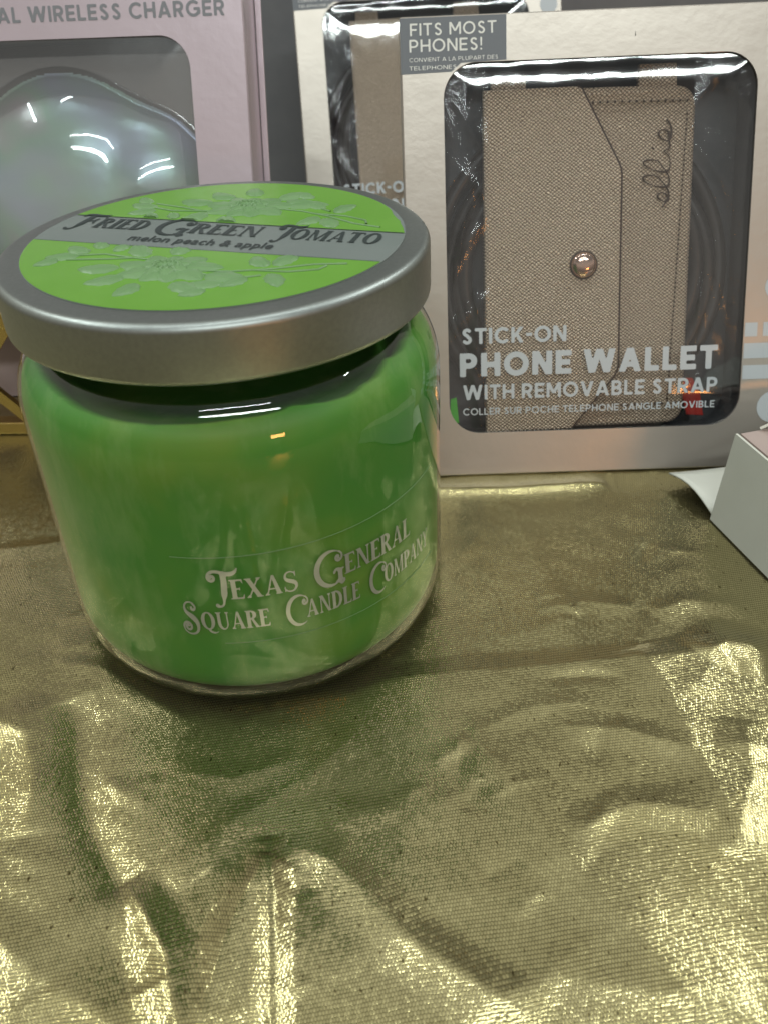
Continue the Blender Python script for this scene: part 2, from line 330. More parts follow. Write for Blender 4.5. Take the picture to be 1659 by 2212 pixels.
# --- geometric sans capitals, cap height 1, stroke w
def sans(ch, w):
    L = line
    def stem(X, Y, x=0): return rect(X, Y, x, 0, x + w, 1)
    if ch == 'I': return w, lambda X, Y: stem(X, Y)
    if ch == 'L': return .56, lambda X, Y: U_(stem(X, Y), rect(X, Y, 0, 0, .56, w))
    if ch == 'F': return .60, lambda X, Y: U_(stem(X, Y), rect(X, Y, 0, 1 - w, .60, 1), rect(X, Y, 0, .46 - w * .3, .54, .46 + w * .7))
    if ch == 'E': return .62, lambda X, Y: U_(stem(X, Y), rect(X, Y, 0, 1 - w, .62, 1), rect(X, Y, 0, .5 - w / 2, .57, .5 + w / 2), rect(X, Y, 0, 0, .62, w))
    if ch == 'T': return .70, lambda X, Y: U_(rect(X, Y, .35 - w / 2, 0, .35 + w / 2, 1), rect(X, Y, 0, 1 - w, .70, 1))
    if ch == 'H': return .76, lambda X, Y: U_(stem(X, Y), stem(X, Y, .76 - w), rect(X, Y, 0, .5 - w / 2, .76, .5 + w / 2))
    if ch == 'N': return .78, lambda X, Y: U_(stem(X, Y), stem(X, Y, .78 - w), poly(X, Y, (0, 1), (w * 1.1, 1), (.78, 0), (.78 - w * 1.1, 0)))
    if ch == 'M': return .92, lambda X, Y: U_(stem(X, Y), stem(X, Y, .92 - w), poly(X, Y, (0, 1), (w * 1.15, 1), (.46 + w * .55, .28), (.46 - w * .55, .28)), poly(X, Y, (.92, 1), (.92 - w * 1.15, 1), (.46 - w * .55, .28), (.46 + w * .55, .28)))
    if ch == 'V': return .84, lambda X, Y: U_(poly(X, Y, (0, 1), (w * 1.12, 1), (.42 + w * .56, 0), (.42 - w * .56, 0)), poly(X, Y, (.84, 1), (.84 - w * 1.12, 1), (.42 - w * .56, 0), (.42 + w * .56, 0)))
    if ch == 'A': return .88, lambda X, Y: U_(poly(X, Y, (0, 0), (w * 1.12, 0), (.44 + w * .56, 1), (.44 - w * .56, 1)), poly(X, Y, (.88, 0), (.88 - w * 1.12, 0), (.44 - w * .56, 1), (.44 + w * .56, 1)), rect(X, Y, .2, .2, .68, .2 + w * .9))
    if ch == 'W': return 1.24, lambda X, Y: U_(*[poly(X, Y, (a, 1), (a + w * 1.1, 1), (b + w * .55, 0), (b - w * .55, 0)) for a, b in ((0, .33), (.62 - w * .55, .91))], *[poly(X, Y, (a, 1), (a - w * 1.1, 1), (b - w * .55, 0), (b + w * .55, 0)) for a, b in ((1.24, .91), (.62 + w * .55, .33))])
    if ch == 'K': return .74, lambda X, Y: U_(stem(X, Y), poly(X, Y, (.74, 1), (.74 - w * 1.35, 1), (w * .6, .42), (w * .6, .42 + w * -.4), (w * 1.2, .35)), poly(X, Y, (.74, 0), (.74 - w * 1.3, 0), (.24, .52), (.24 + w * .75, .52 + w * .5)))
    if ch == 'O': return .98, lambda X, Y: np.maximum(ell(X, Y, .49, .5, .49, .515), -ell(X, Y, .49, .5, .49 - w, .515 - w))
    if ch == 'C': return .86, lambda X, Y: arc(X, Y, .49, .5, .49, .515, w, 42, 318)
    if ch == 'G': return .93, lambda X, Y: U_(arc(X, Y, .49, .5, .49, .515, w, 42, 345), rect(X, Y, .5, .40, .93, .40 + w * .9), rect(X, Y, .93 - w, .14, .93, .5))
    if ch == 'U': return .74, lambda X, Y: U_(rect(X, Y, 0, .36, w, 1), rect(X, Y, .74 - w, .36, .74, 1), arc(X, Y, .37, .37, .37, .385, w, 178, 362))
    if ch in 'PR':
        def f(X, Y):
            bowl = np.maximum(np.maximum(ell(X, Y, .36, .675, .32, .325), -ell(X, Y, .36, .675, .32 - w, .325 - w)), .34 - X)
            r = U_(stem(X, Y), bowl, rect(X, Y, 0, 1 - w, .38, 1), rect(X, Y, 0, .35, .38, .35 + w))
            return U_(r, poly(X, Y, (.70, 0), (.70 - w * 1.2, 0), (.28, .40), (.28 + w * 1.1, .40))) if ch == 'R' else r
        return .70, f
    if ch == 'B':
        def f(X, Y):
            b1 = np.maximum(np.maximum(ell(X, Y, .36, .735, .27, .265), -ell(X, Y, .36, .735, .27 - w, .265 - w)), .34 - X); b2 = np.maximum(np.maximum(ell(X, Y, .38, .28, .30, .28), -ell(X, Y, .38, .28, .30 - w, .28 - w)), .36 - X)
            return U_(stem(X, Y), b1, b2, rect(X, Y, 0, 1 - w, .38, 1), rect(X, Y, 0, .5 - w / 2, .4, .5 + w / 2), rect(X, Y, 0, 0, .4, w))
        return .68, f
    if ch == 'D':
        return .80, lambda X, Y: U_(stem(X, Y), rect(X, Y, 0, 1 - w, .34, 1), rect(X, Y, 0, 0, .34, w), np.maximum(np.maximum(ell(X, Y, .32, .5, .48, .5), -ell(X, Y, .32, .5, .48 - w, .5 - w)), .3 - X))
    if ch == 'S':
        h = w / 2; pts = spiral(.33, .735, .265 - h, .265 - h, 35, 255, 14) + [(.38, .49)] + spiral(.33, .27, .28 - h, .28 - h, 70, -150, 14)
        return .66, lambda X, Y: vpath(X, Y, pts, [h] * len(pts))
    if ch == '!': return w, lambda X, Y: U_(poly(X, Y, (0, 1), (w, 1), (w * .85, .32), (w * .15, .32)), rect(X, Y, 0, 0, w, w * 1.05))
    if ch == '-': return .36, lambda X, Y: rect(X, Y, 0, .4, .36, .4 + w)
    return .35, None

# --- ornamental serif capitals
ST, TH = .235, .08
def serif_bar(X, Y, xc, y, half, up):  # bracketed slab
    s = 1 if up else -1
    return U_(rect(X, Y, xc - half, min(y, y + s * .05), xc + half, max(y, y + s * .05)), poly(X, Y, (xc - half * .75, y + s * .045), (xc + half * .75, y + s * .045), (xc, y + s * .16)))
def sstem(X, Y, x, w=ST, y0=0, y1=1): return U_(rect(X, Y, x - w / 2, y0, x + w / 2, y1), serif_bar(X, Y, x, y0, w / 2 + .09, True), serif_bar(X, Y, x, y1, w / 2 + .09, False))
def wedge(X, Y, x, y, s): return poly(X, Y, (x, y), (x - .11, y), (x, y + s * .24), (x + .025, y + s * .24))
def bowl(X, Y, cx, cy, rx, ry, t=ST, th=TH): return np.maximum(ell(X, Y, cx, cy, rx, ry), -ell(X, Y, cx, cy, rx - t, ry - th))
def serif(ch, big=False):
    if big and ch == 'F':
        def f(X, Y):
            return U_(vpath(X, Y, bez((.42, .98), (.44, .6), (.40, .25), (.34, -.06), 12), lerp(.115, .115, 8) + [.10, .075, .055, .04]),
                   vpath(X, Y, bez((.34, -.06), (.28, -.22), (.10, -.22), (.04, -.12), 8), [.04] * 6 + [.05, .06, .07]),
                   vpath(X, Y, bez((1.06, 1.06), (.90, .90), (.60, .98), (.40, 1.0), 10) + bez((.40, 1.0), (.22, 1.03), (.08, 1.0), (.04, .88), 8)[1:], [.025, .04, .055, .065, .07, .075, .08, .08, .08, .08, .08, .08, .075, .07, .065, .06, .055, .05, .05]),
                   rect(X, Y, .42, .50, .80, .58), poly(X, Y, (.80, .58), (.68, .55), (.79, .74), (.86, .74)), poly(X, Y, (.80, .50), (.68, .53), (.79, .34), (.86, .34)), poly(X, Y, (1.0, 1.04), (.9, 1.0), (1.0, .80), (1.05, .80)))
        return .98, f
    if big and ch in 'TF':
        def f(X, Y):
            r = U_(vpath(X, Y, bez((.50, .95), (.52, .6), (.46, .25), (.40, -.08), 12), lerp(.10, .105, 8) + [.09, .06, .045, .03]),
                   vpath(X, Y, bez((.40, -.08), (.36, -.22), (.22, -.24), (.16, -.16), 8), [.035] * 6 + [.05, .06, .07]),
                   vpath(X, Y, bez((1.0, 1.12), (.92, .88), (.62, .92), (.42, 1.0), 12) + bez((.42, 1.0), (.2, 1.08), (-.02, 1.04), (-.04, .84), 10)[1:], [.02, .035, .05, .06, .065, .07, .075, .075, .07, .07, .065, .06, .06, .055, .055, .05, .05, .05, .045, .045, .04, .04, .04]),
                   vpath(X, Y, spiral(.10, .82, .14, .045, 175, 500, 18), lerp(.04, .055, 18)))
            if ch == 'F': r = U_(r, rect(X, Y, .48, .46, .88, .55), poly(X, Y, (.88, .55), (.74, .52), (.86, .74), (.93, .74)), poly(X, Y, (.88, .46), (.74, .50), (.86, .28), (.93, .28)))
            return r
        return (.80 if ch == 'T' else .84), f
    if big and ch in 'GC':
        def f(X, Y):
            cx, cy = .52, .42
            pts = spiral(cx, cy, .60, .60, 60, 300, 26)
            rad = [.02 + .085 * math.sin(math.pi * min(1, max(0, i / 26))) ** 1.3 for i in range(27)]
            r = U_(vpath(X, Y, pts, rad), vpath(X, Y, bez((.82, .94), (1.02, .86), (1.0, .62), (.80, .62), 10), lerp(.03, .045, 10)), vpath(X, Y, spiral(.79, .74, .12, .03, 270, 20, 12), lerp(.04, .05, 12)))
            if ch == 'G': r = U_(r, sstem(X, Y, .84, .18, -.10, .34), vpath(X, Y, bez((.84, -.06), (.80, -.22), (.96, -.24), (1.0, -.12), 8), [.06] * 5 + [.045, .04, .04, .04]), vpath(X, Y, bez((.84, .30), (.74, .36), (.64, .34), (.60, .24), 8), lerp(.045, .05, 8)))
            return r
        return (1.0 if ch == 'G' else .80), f
    if big and ch == 'S':
        def f(X, Y):
            a = bez((.62, 1.08), (.30, 1.30), (.02, .95), (.22, .72), 14) + bez((.22, .72), (.40, .55), (.70, .45), (.66, .10), 14)[1:] + bez((.66, .10), (.60, -.30), (-.06, -.26), (-.04, .12), 14)[1:]
            n = len(a); rad = [.03 + .085 * math.exp(-((i / n - .48) / .20) ** 2) for i in range(n)]
            return U_(vpath(X, Y, a, rad), vpath(X, Y, spiral(.18, .12, .22, .05, 180, -300, 26), lerp(.045, .05, 26)), vpath(X, Y, spiral(.54, .92, .15, .05, 80, -190, 14), lerp(.04, .055, 14)))
        return .80, f
    if ch == 'I': return .38, lambda X, Y: sstem(X, Y, .19)
    if ch == 'R': return .80, lambda X, Y: U_(sstem(X, Y, .19), np.maximum(bowl(X, Y, .34, .745, .36, .255), .18 - X), poly(X, Y, (.34, .5), (.50, .5), (.82, 0), (.60, 0)), rect(X, Y, .56, 0, .86, .05))
    if ch == 'P': return .72, lambda X, Y: U_(sstem(X, Y, .19), np.maximum(bowl(X, Y, .34, .72, .36, .28), .18 - X))
    if ch == 'D': return .84, lambda X, Y: U_(sstem(X, Y, .19), np.maximum(bowl(X, Y, .30, .5, .52, .5), .18 - X))
    if ch in 'EL':
        def f(X, Y):
            r = U_(sstem(X, Y, .19), rect(X, Y, .1, 0, .66, TH), wedge(X, Y, .66, 0, 1))
            if ch == 'E': r = U_(r, rect(X, Y, .1, 1 - TH, .64, 1), wedge(X, Y, .64, 1, -1), rect(X, Y, .1, .49, .48, .55), poly(X, Y, (.50, .68), (.46, .55), (.46, .49), (.50, .36)))
            return r
        return .68, f
    if ch == 'T': return .76, lambda X, Y: U_(sstem(X, Y, .38), rect(X, Y, .02, 1 - TH, .74, 1), wedge(X, Y, .74, 1, -1), poly(X, Y, (.02, 1), (.13, 1), (.02, .76), (-.005, .76)))
    if ch == 'N': return .92, lambda X, Y: U_(sstem(X, Y, .16, .075), sstem(X, Y, .78, .075), poly(X, Y, (.10, 1), (.32, 1), (.82, 0), (.66, 0)))
    if ch == 'M': return 1.08, lambda X, Y: U_(sstem(X, Y, .14, .075), sstem(X, Y, .92, .19), poly(X, Y, (.06, 1), (.28, 1), (.58, .02), (.48, .02)), poly(X, Y, (.48, .02), (.56, .02), (.90, 1), (.82, 1)))
    if ch == 'A': return .92, lambda X, Y: U_(poly(X, Y, (.40, 1), (.54, 1), (.86, 0), (.63, 0)), poly(X, Y, (.42, 1), (.48, .95), (.18, 0), (.11, 0)), rect(X, Y, .22, .28, .66, .34), serif_bar(X, Y, .145, 0, .13, True), serif_bar(X, Y, .745, 0, .18, True))
    if ch == 'X': return .88, lambda X, Y: U_(poly(X, Y, (.06, 1), (.30, 1), (.82, 0), (.58, 0)), poly(X, Y, (.66, 1), (.74, 1), (.21, 0), (.13, 0)), serif_bar(X, Y, .18, 1, .17, False), serif_bar(X, Y, .70, 0, .17, True), serif_bar(X, Y, .70, 1, .12, False), serif_bar(X, Y, .17, 0, .12, True))
    if ch == 'Y': return .86, lambda X, Y: U_(rect(X, Y, .33, 0, .53, .46), serif_bar(X, Y, .43, 0, .19, True), poly(X, Y, (.06, 1), (.29, 1), (.53, .44), (.33, .40)), poly(X, Y, (.68, 1), (.76, 1), (.52, .42), (.42, .42)), serif_bar(X, Y, .18, 1, .17, False), serif_bar(X, Y, .72, 1, .12, False))
    if ch == 'O': return .92, lambda X, Y: bowl(X, Y, .46, .5, .45, .52)
    if ch == 'Q': return .94, lambda X, Y: U_(bowl(X, Y, .46, .5, .45, .52), vpath(X, Y, bez((.42, .02), (.55, -.20), (.85, -.26), (1.05, -.12), 10), [.05, .06, .065, .065, .06, .055, .05, .04, .03, .025, .02]))
    if ch == 'U': return .90, lambda X, Y: U_(rect(X, Y, .10, .36, .30, 1), rect(X, Y, .70, .36, .775, 1), np.maximum(np.maximum(ell(X, Y, .4375, .37, .3375, .39), -ell(X, Y, .50, .38, .20, .31)), Y - .38), serif_bar(X, Y, .20, 1, .19, False), serif_bar(X, Y, .74, 1, .12, False))
    if ch == 'C': return .84, lambda X, Y: U_(np.maximum(bowl(X, Y, .48, .5, .47, .52), poly(X, Y, (.62, .5), (1.2, .95), (1.2, .05)) * -1), wedge(X, Y, .80, .92, -1))
    if ch == 'S':
        a = bez((.62, .82), (.56, 1.08), (.06, 1.06), (.12, .72), 12) + bez((.12, .72), (.20, .48), (.68, .54), (.66, .24), 12)[1:] + bez((.66, .24), (.60, -.10), (.12, -.06), (.07, .22), 12)[1:]
        n_ = len(a); rad = [.03 + .07 * math.exp(-((i / n_ - .5) / .2) ** 2) for i in range(n_)]
        return .74, lambda X, Y: U_(vpath(X, Y, a, rad), rect(X, Y, .60, .72, .65, 1.0), rect(X, Y, .05, 0, .10, .30))
    return .42, None
_gc = {}
def glyph(kind, ch, arg, res):
    k = (kind, ch, arg, res)
    if k not in _gc:
        adv, fn = (sans(ch, arg) if kind == 'sans' else serif(ch, arg))
        vf = ([], []) if fn is None else contour(fn, -.32, adv + .42, -.36, 1.34, res)
        _gc[k] = (adv, np.array(vf[0]).reshape(-1, 2), vf[1])
    return _gc[k]
def sans_text(text, w, width, height, res=.04, gap=.15, space=.40):
    """flat text mesh data starting at 0,0; fitted to width x height (metres)"""
    x = 0; parts = []
    for ch in text:
        if ch == ' ': x += space; continue
        adv, v, f = glyph('sans', ch, w, res); parts.append((v + np.array([x, 0]), f)); x += adv + gap
    L = x - gap; V, F = merge(parts); V = np.array(V) * np.array([width / L, height]); return V, F
def serif_words(text, width, height, big=1.38, res=.035, gap=.05, space=.36):
    x = 0; parts = []; first = True
    for ch in text:
        if ch == ' ': x += space; first = True; continue
        adv, v, f = glyph('serif', ch, first, res); s = big if first else 1.0
        yo = 0 if not first else -.06
        parts.append((v * s + np.array([x, yo]), f)); x += (adv * s) * (0.80 if first and ch == 'T' else 1) + gap; first = False
    V, F = merge(parts); V = np.array(V) * np.array([width / (x - gap), height]); return V, F
def place(name, VF, fn, m, parent, thick=0.0):
    V, F = VF; me = mesh([fn(a, b) for a, b in V], F); return link(name, me, m, parent)

# ------------------------------------------------------------------ tablecloth
def seg_dist(X, Y, pts):
    """signed distance to a polyline (sign: left of its direction is +) and parameter along it"""
    best = None
    n = len(pts) - 1
    for i in range(n):
        a = pts[i]; b = pts[i + 1]; dx = b[0] - a[0]; dy = b[1] - a[1]; L = math.hypot(dx, dy)
        t = np.clip(((X - a[0]) * dx + (Y - a[1]) * dy) / L ** 2, 0, 1); d = np.hypot(X - a[0] - t * dx, Y - a[1] - t * dy)
        sg = np.sign(dx * (Y - a[1]) - dy * (X - a[0])); s = (i + t) / n
        if best is None: best = [d, sg, s]
        else:
            k = d < best[0]; best = [np.where(k, d, best[0]), np.where(k, sg, best[1]), np.where(k, s, best[2])]
    return best
def ridge(X, Y, pts, h, wl, wr, ease=.25, sharp=1.0):
    d, sg, s = seg_dist(X, Y, pts); w = np.where(sg > 0, wl, wr)
    env = np.clip(s / ease, 0, 1) * np.clip((1 - s) / ease, 0, 1) if ease > 0 else 1
    env = np.where((s <= 0) | (s >= 1), 0.0 if ease > 0 else 1, env) if ease > 0 else 1
    env = np.sqrt(np.clip(env, 0, 1)) if ease > 0 else 1
    if sharp >= 1.3: return h * env * np.exp(-(d / w) ** sharp)      # soft swelling
    p = np.clip(1 - d / (w * 1.9), 0, 1); return h * env * p ** 1.25   # creased: flat facets either side of a sharp line
FOLDS = [  # centimetres: points, height, width left, width right, sharpness
    ([(1.2, -5.35), (2.71, -5.1), (4.67, -5.26), (6.84, -5.62), (8.93, -5.94), (10.8, -6.21), (12.9, -6.5)], .10, .35, 1.1, 1.0),
    ([(8.5, 2.0), (8.34, .57), (8.1, -1.98), (7.91, -4.26), (7.84, -5.9)], .035, .35, .3, 1.0),
    ([(9.3, -5.6), (9.39, -6.21), (9.41, -7.35), (9.33, -8.33), (9.13, -10.33), (8.9, -12)], .11, .9, .45, 1.35),
    ([(11.0, -6.5), (11.7, -6.15), (12.6, -6.9)], .20, .6, .5, 1.0),
    ([(-.96, -9.0), (-.98, -9.6), (-1.04, -10.6), (-1.16, -11.58), (-1.34, -12.9), (-1.5, -14.5)], .20, .26, .30, 1.0),
    ([(-.6, -9.3), (.25, -9.9), (.85, -10.9), (1.35, -11.9), (2.3, -13.0), (3.4, -14.2)], .16, .40, .45, 1.0),
    ([(-1.0, -9.5), (-1.5, -10.2), (-2.1, -11.3), (-2.5, -12.4), (-2.8, -14)], .20, .55, .35, 1.0),
    ([(-4.1, -9.3), (-3.7, -10.2), (-3.25, -11.2), (-3.1, -12.6), (-3.3, -14.5)], .18, .35, .45, 1.0),
    ([(-5.6, -3.6), (-5.35, -4.6), (-5.15, -6.5), (-4.85, -7.8), (-4.1, -9.6), (-3.7, -11.8)], -.15, .70, .55, 1.5),
    ([(-7.6, -3.8), (-6.55, -4.5), (-6.2, -6.0), (-6.3, -7.6)], .12, .7, .45, 1.1),
    ([(-1.9, -8.6), (.31, -8.8), (2.41, -9.02), (3.9, -8.9)], .045, .45, .6, 1.4),
    ([(5.5, 3.5), (6.33, 3.05), (8.53, 2.45), (10.75, 2.1), (12, 2.0)], .24, .5, .35, 1.3),
    ([(-9.5, 3.8), (-8.2, 3.73), (-6.01, 3.63), (-5.2, 3.4)], .05, .25, .4, 1.1),
    ([(-6.0, -2.0), (-4.66, -2.7), (-3.3, -4.3), (-2.4, -5.3)], .06, .25, .35, 1.1),
    ([(3.0, -6.2), (4.61, -9.06), (5.32, -11.43), (5.9, -13.2), (6.5, -15)], .06, .6, .5, 1.2),
    ([(1.4, -13.9), (3.98, -13.4), (5.8, -14.2), (7.5, -14.6)], .07, .6, .6, 1.4),
    ([(10.8, -8.6), (10.1, -10.2), (8.6, -11.9)], .08, .55, .45, 1.1),
    ([(8.2, -3.3), (8.92, -3.52), (10.2, -4.1)], .05, .25, .3, 1.1),
    ([(10.4, -4.4), (11.6, -4.2), (13.0, -4.8)], .05, .25, .3, 1.1),
    ([(6.2, -7.6), (7.8, -8.1), (9.2, -9.2)], .06, .3, .35, 1.1),
    ([(5.5, -10.6), (7.2, -10.2), (8.8, -10.9)], .08, .35, .35, 1.1),
    ([(-8.5, -9.0), (-7.0, -9.6), (-5.6, -11.2)], .10, .4, .5, 1.1),
    ([(-7.0, -11.8), (-5.2, -11.4), (-3.9, -12.6)], .06, .4, .4, 1.1),
    ([(4.2, -7.3), (5.9, -6.9), (7.4, -7.1)], .04, .25, .3, 1.1),
    ([(-3.2, -6.6), (-1.6, -7.2), (.4, -7.0)], .05, .3, .3, 1.1),
    ([(1.6, -6.4), (.2, -7.6), (-1.9, -8.5), (-3.2, -9.6)], .05, .3, .3, 1.1),
]
def cloth_h(X, Y):
    x = X * 100; y = Y * 100
    h = np.zeros_like(x)
    for pts, hh, wl, wr, sh in FOLDS: h += ridge(x, y, pts, hh, wl, wr, .22, sh)
    rg = np.random.default_rng(21)
    for k in range(60):   # many short, shallow creases
        cx, cy = rg.uniform(-8, 13), rg.uniform(-14.5, 3.5); a = rg.normal(.25, .7); L = rg.uniform(.8, 2.8); hh = rg.uniform(.012, .040) * rg.choice([1, 1, -1]); w = rg.uniform(.14, .38); bend = rg.uniform(-.25, .25)
        pts = [(cx - L / 2 * math.cos(a), cy - L / 2 * math.sin(a)), (cx - bend * math.sin(a), cy + bend * math.cos(a)), (cx + L / 2 * math.cos(a), cy + L / 2 * math.sin(a))]
        bx = (np.abs(x - cx) < L) & (np.abs(y - cy) < L)
        if bx.any(): h[bx] += ridge(x[bx], y[bx], pts, hh, w, w * rg.uniform(.5, 1.4), .3, 1.0)
    h += .06 * vnoise(x * .35 + 3, y * .35 + 7) + .016 * vnoise(x * 1.1 + 11, y * 1.0 + 5) + .005 * vnoise(x * 2.6, y * 2.2 + 9)
    h += .016 * np.abs(vnoise(x * .8 + .5 * y, y * .7 - .3 * x + 20)) * -2
    h += np.clip(-y - 6, 0, 30) * .012 * vnoise(x * .5 + 30, y * .3)
    rad = np.hypot(x, y); flat = 1 / (1 + np.exp(-(rad - 5.15) / .12))
    far = 1 / (1 + np.exp((y - 30) / 4))
    h = np.where(rad < 5.6, np.minimum(h, .02 + np.clip(rad - 4.9, 0, 1) * .5), h)
    return (h * flat * (.3 + .7 * far) - .03 * (1 - flat) - .02) / 100
def build_cloth():
    gx = np.concatenate([np.linspace(-.60, -.135, 40)[:-1], np.linspace(-.135, .20, 420), np.linspace(.20, .65, 40)[1:]])
    gy = np.concatenate([np.linspace(-.40, -.165, 24)[:-1], np.linspace(-.165, .10, 380), np.linspace(.10, .26, 120)[1:], np.linspace(.26, .55, 24)[1:]])
    X, Y = np.meshgrid(gx, gy); Z = cloth_h(X, Y); nx, ny = len(gx), len(gy)
    V = np.stack([X, Y, Z], -1).reshape(-1, 3)
    i = np.arange(nx * ny).reshape(ny, nx); F = np.stack([i[:-1, :-1], i[:-1, 1:], i[1:, 1:], i[1:, :-1]], -1).reshape(-1, 4)
    me = mesh(V.tolist(), F.tolist(), True)
    uv = me.uv_layers.new(name='UVMap'); li = np.empty(len(me.loops), int); me.loops.foreach_get('vertex_index', li)
    a = R(4); P = V[li]; u = np.stack([P[:, 0] * math.cos(a) - P[:, 1] * math.sin(a), P[:, 0] * math.sin(a) + P[:, 1] * math.cos(a) + P[:, 2] * 1.2], -1)
    uv.data.foreach_set('uv', u.reshape(-1))
    return tag(link('tablecloth', me, MT['lame']), 'crumpled shiny gold metallic tablecloth that everything stands on', 'tablecloth')
build_cloth()
# ------------------------------------------------------------------ dark panel behind
def back_panel():
    t = empty('dark_panel', Matrix.Translation((.06, .345, -.001)) @ Matrix.Rotation(R(-11), 4, 'Z'))
    link('panel_board', box_mesh(-.30, 0, 0, .40, .012, .175, .001), MT['dark'], t); link('panel_board', box_mesh(-.30, 0, .1775, .40, .012, .42, .001), MT['dark'], t)
    link('seam_strip', box_mesh(-.30, .004, .175, .40, .010, .1775), MT['liner'], t)
    tag(t, 'plain dark grey panel with one horizontal seam, behind all the boxes', 'panel')
back_panel()

# ------------------------------------------------------------------ candle jar
RL, ZT, LH, RB, ZSH, RBASE = .0508, .10424, .01288, .05291, .0639, .0476
def jar_r(z):
    a = min(max(z / .014, 0), 1); r = RBASE + (RB - RBASE) * math.sqrt(1 - (1 - a) ** 2)
    s = min(max((z - .070) / .0182, 0), 1); return r - .0122 * (1 - math.sqrt(1 - s * s * .992))
TLID = R(-29)
def build_candle():
    t = empty('jar_candle', Matrix.Identity(4)); tag(t, 'green scented candle in a round glass jar with silver metal lid', 'candle')
    # glass: outer skin with thick base
    zs = [.0, .0004, .001, .002, .0035, .005, .007, .009, .0115, .014] + list(np.linspace(.02, .070, 12)) + list(.070 + .0182 * np.sin(np.linspace(.06, 1, 26) * math.pi / 2))
    prof = [(.012, .0012), (.036, .0012), (.041, .0003)] + [(jar_r(z) - (.0012 if z == 0 else 0), z) for z in zs] + [(.0416, .0890), (.0416, .092), (.0416, ZT - .004)]
    V, F = lathe(prof, 192); g = link('glass_jar', mesh(V, F, True), MT['glass'], t)
    inner = [(.0, .0040), (.030, .0038), (.042, .0040), (.0465, .0042), (.0490, .0060), (.0510, .0100)]
    V, F = lathe(inner[1:], 160, cap0=True); link('glass_floor', mesh(V, F, True), MT['glass'], g)
    # wax fills the jar up to the shoulder; its rim is ragged
    def wtop(a):
        d = math.degrees(a) + 90; d = (d + 180) % 360 - 180     # 0 = towards the viewer
        rise = .0034 * math.exp(-((d - 62) / 20) ** 2) + .0022 * math.exp(-((d + 66) / 24) ** 2)
        return .0815 + rise + .0072 / (1 + math.exp(-(abs(d) - 88) / 7)) + .0006 * math.sin(3 * d * .0175 + 1) + (.0022 * float(vnoise(d * .09 + 40, 1.5)) + .0010 * float(vnoise(d * .33 + 40, 4.5))) * (1 if d > 10 else .25)
    wz = [.0047, .0052, .0065, .0085, .012, .016] + list(np.linspace(.022, .070, 14)) + [.074, .078, 1.0]
    V = []; F = []; n = 240; rows = []
    pr = [('i', .0005, .0045), ('i', .042, .0045)] + [('s', z) for z in wz] + [('t', .0022, -.0006), ('t', .006, -.004), ('t', .014, -.0062), ('t', .030, -.0068), ('t', .0445, -.0068)]
    for p in pr:
        for k in range(n):
            a = 2 * math.pi * k / n; tz = wtop(a)
            if p[0] == 'i': r, z = p[1], p[2]
            elif p[0] == 's':
                z = tz if p[1] == 1.0 else min(p[1], tz - .0003); r = jar_r(z) - .0009 - (.0022 * max(0, 1 - (z - .0045) / .008) ** 2)
            else: z = tz + p[2]; r = max(jar_r(tz) - .0009 - p[1], .0004); z = z if p[1] < .004 else .0815 + p[2]
            V.append((r * math.cos(a), r * math.sin(a), z))
    for i in range(len(pr) - 1):
        for k in range(n): k2 = (k + 1) % n; F.append((i * n + k, i * n + k2, (i + 1) * n + k2, (i + 1) * n + k))
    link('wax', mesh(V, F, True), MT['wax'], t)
    V, F = tube_path([(0, 0, .0745), (.0006, 0, .079), (.0002, .0008, .083)], .0009, 8); link('wick', mesh(V, F, True), MT['ivory'], t)
    # lid
    e = .0019; lp = [(.0440, ZT - .004), (.0462, ZT - .0045), (RL - .0016, ZT - LH + .0001), (RL - .0007, ZT - LH - .0002), (RL - .0001, ZT - LH + .0004), (RL, ZT - LH + .0012), (RL, ZT - .006)]
    lp += [(RL - e + e * math.cos(q), ZT - e + e * math.sin(q)) for q in np.linspace(0, math.pi / 2, 9)] + [(RL - .0035, ZT), (.044, ZT), (.02, ZT)]
    V, F = lathe(lp, 220, cap1=True); lid = link('lid', mesh(V, F, True), MT['lid'], t)
    # round label on the lid: clear silver band between two lime fields
    c, s = math.cos(TLID), math.sin(TLID); cx, cy, RG = .0003, .0014, .0450
    def lab(u, v, z): return (cx + u * c - v * s, cy + u * s + v * c, ZT + z)
    n0 = 128
    V = [lab(RG * math.cos(2 * math.pi * k / n0), RG * math.sin(2 * math.pi * k / n0), .00012) for k in range(n0)] + [lab(RG * math.cos(2 * math.pi * k / n0), RG * math.sin(2 * math.pi * k / n0), -.0001) for k in range(n0)]
    F = [tuple(range(n0))] + [(k, k + n0, (k + 1) % n0 + n0, (k + 1) % n0) for k in range(n0)]
    lb = link('lid_label', mesh(V, F), MT['band'], lid); lb['label'] = 'round silver and lime green paper label'
    vb, vt_ = -.0098, .0098      # band edges, measured from the label's middle
    def seg(v0, sgn):
        a = math.acos(min(1, abs(v0) / RG)); P = []
        for k in range(65):
            q = math.pi / 2 - a + 2 * a * k / 64
            rr = RG - .0002
            if sgn > 0: # torn right rim
                dq = math.degrees(q); rr -= .0011 * max(0, 1 - abs(dq - 28) / 16) * (0.35 + .9 * abs(float(vnoise(dq * 1.3, 3.3)))) * 1.6
            P.append((rr * math.cos(q), sgn * max(rr * math.sin(q), abs(v0))))
        return P
    for v0, sg in ((vt_ - .0002, 1), (-vb, -1)):
        P = seg(v0, sg); P = P if sg > 0 else P[::-1]
        me = mesh([lab(a, b, .00022) for a, b in P], [tuple(range(len(P)))]); link('green_field', me, MT['green'], lb)
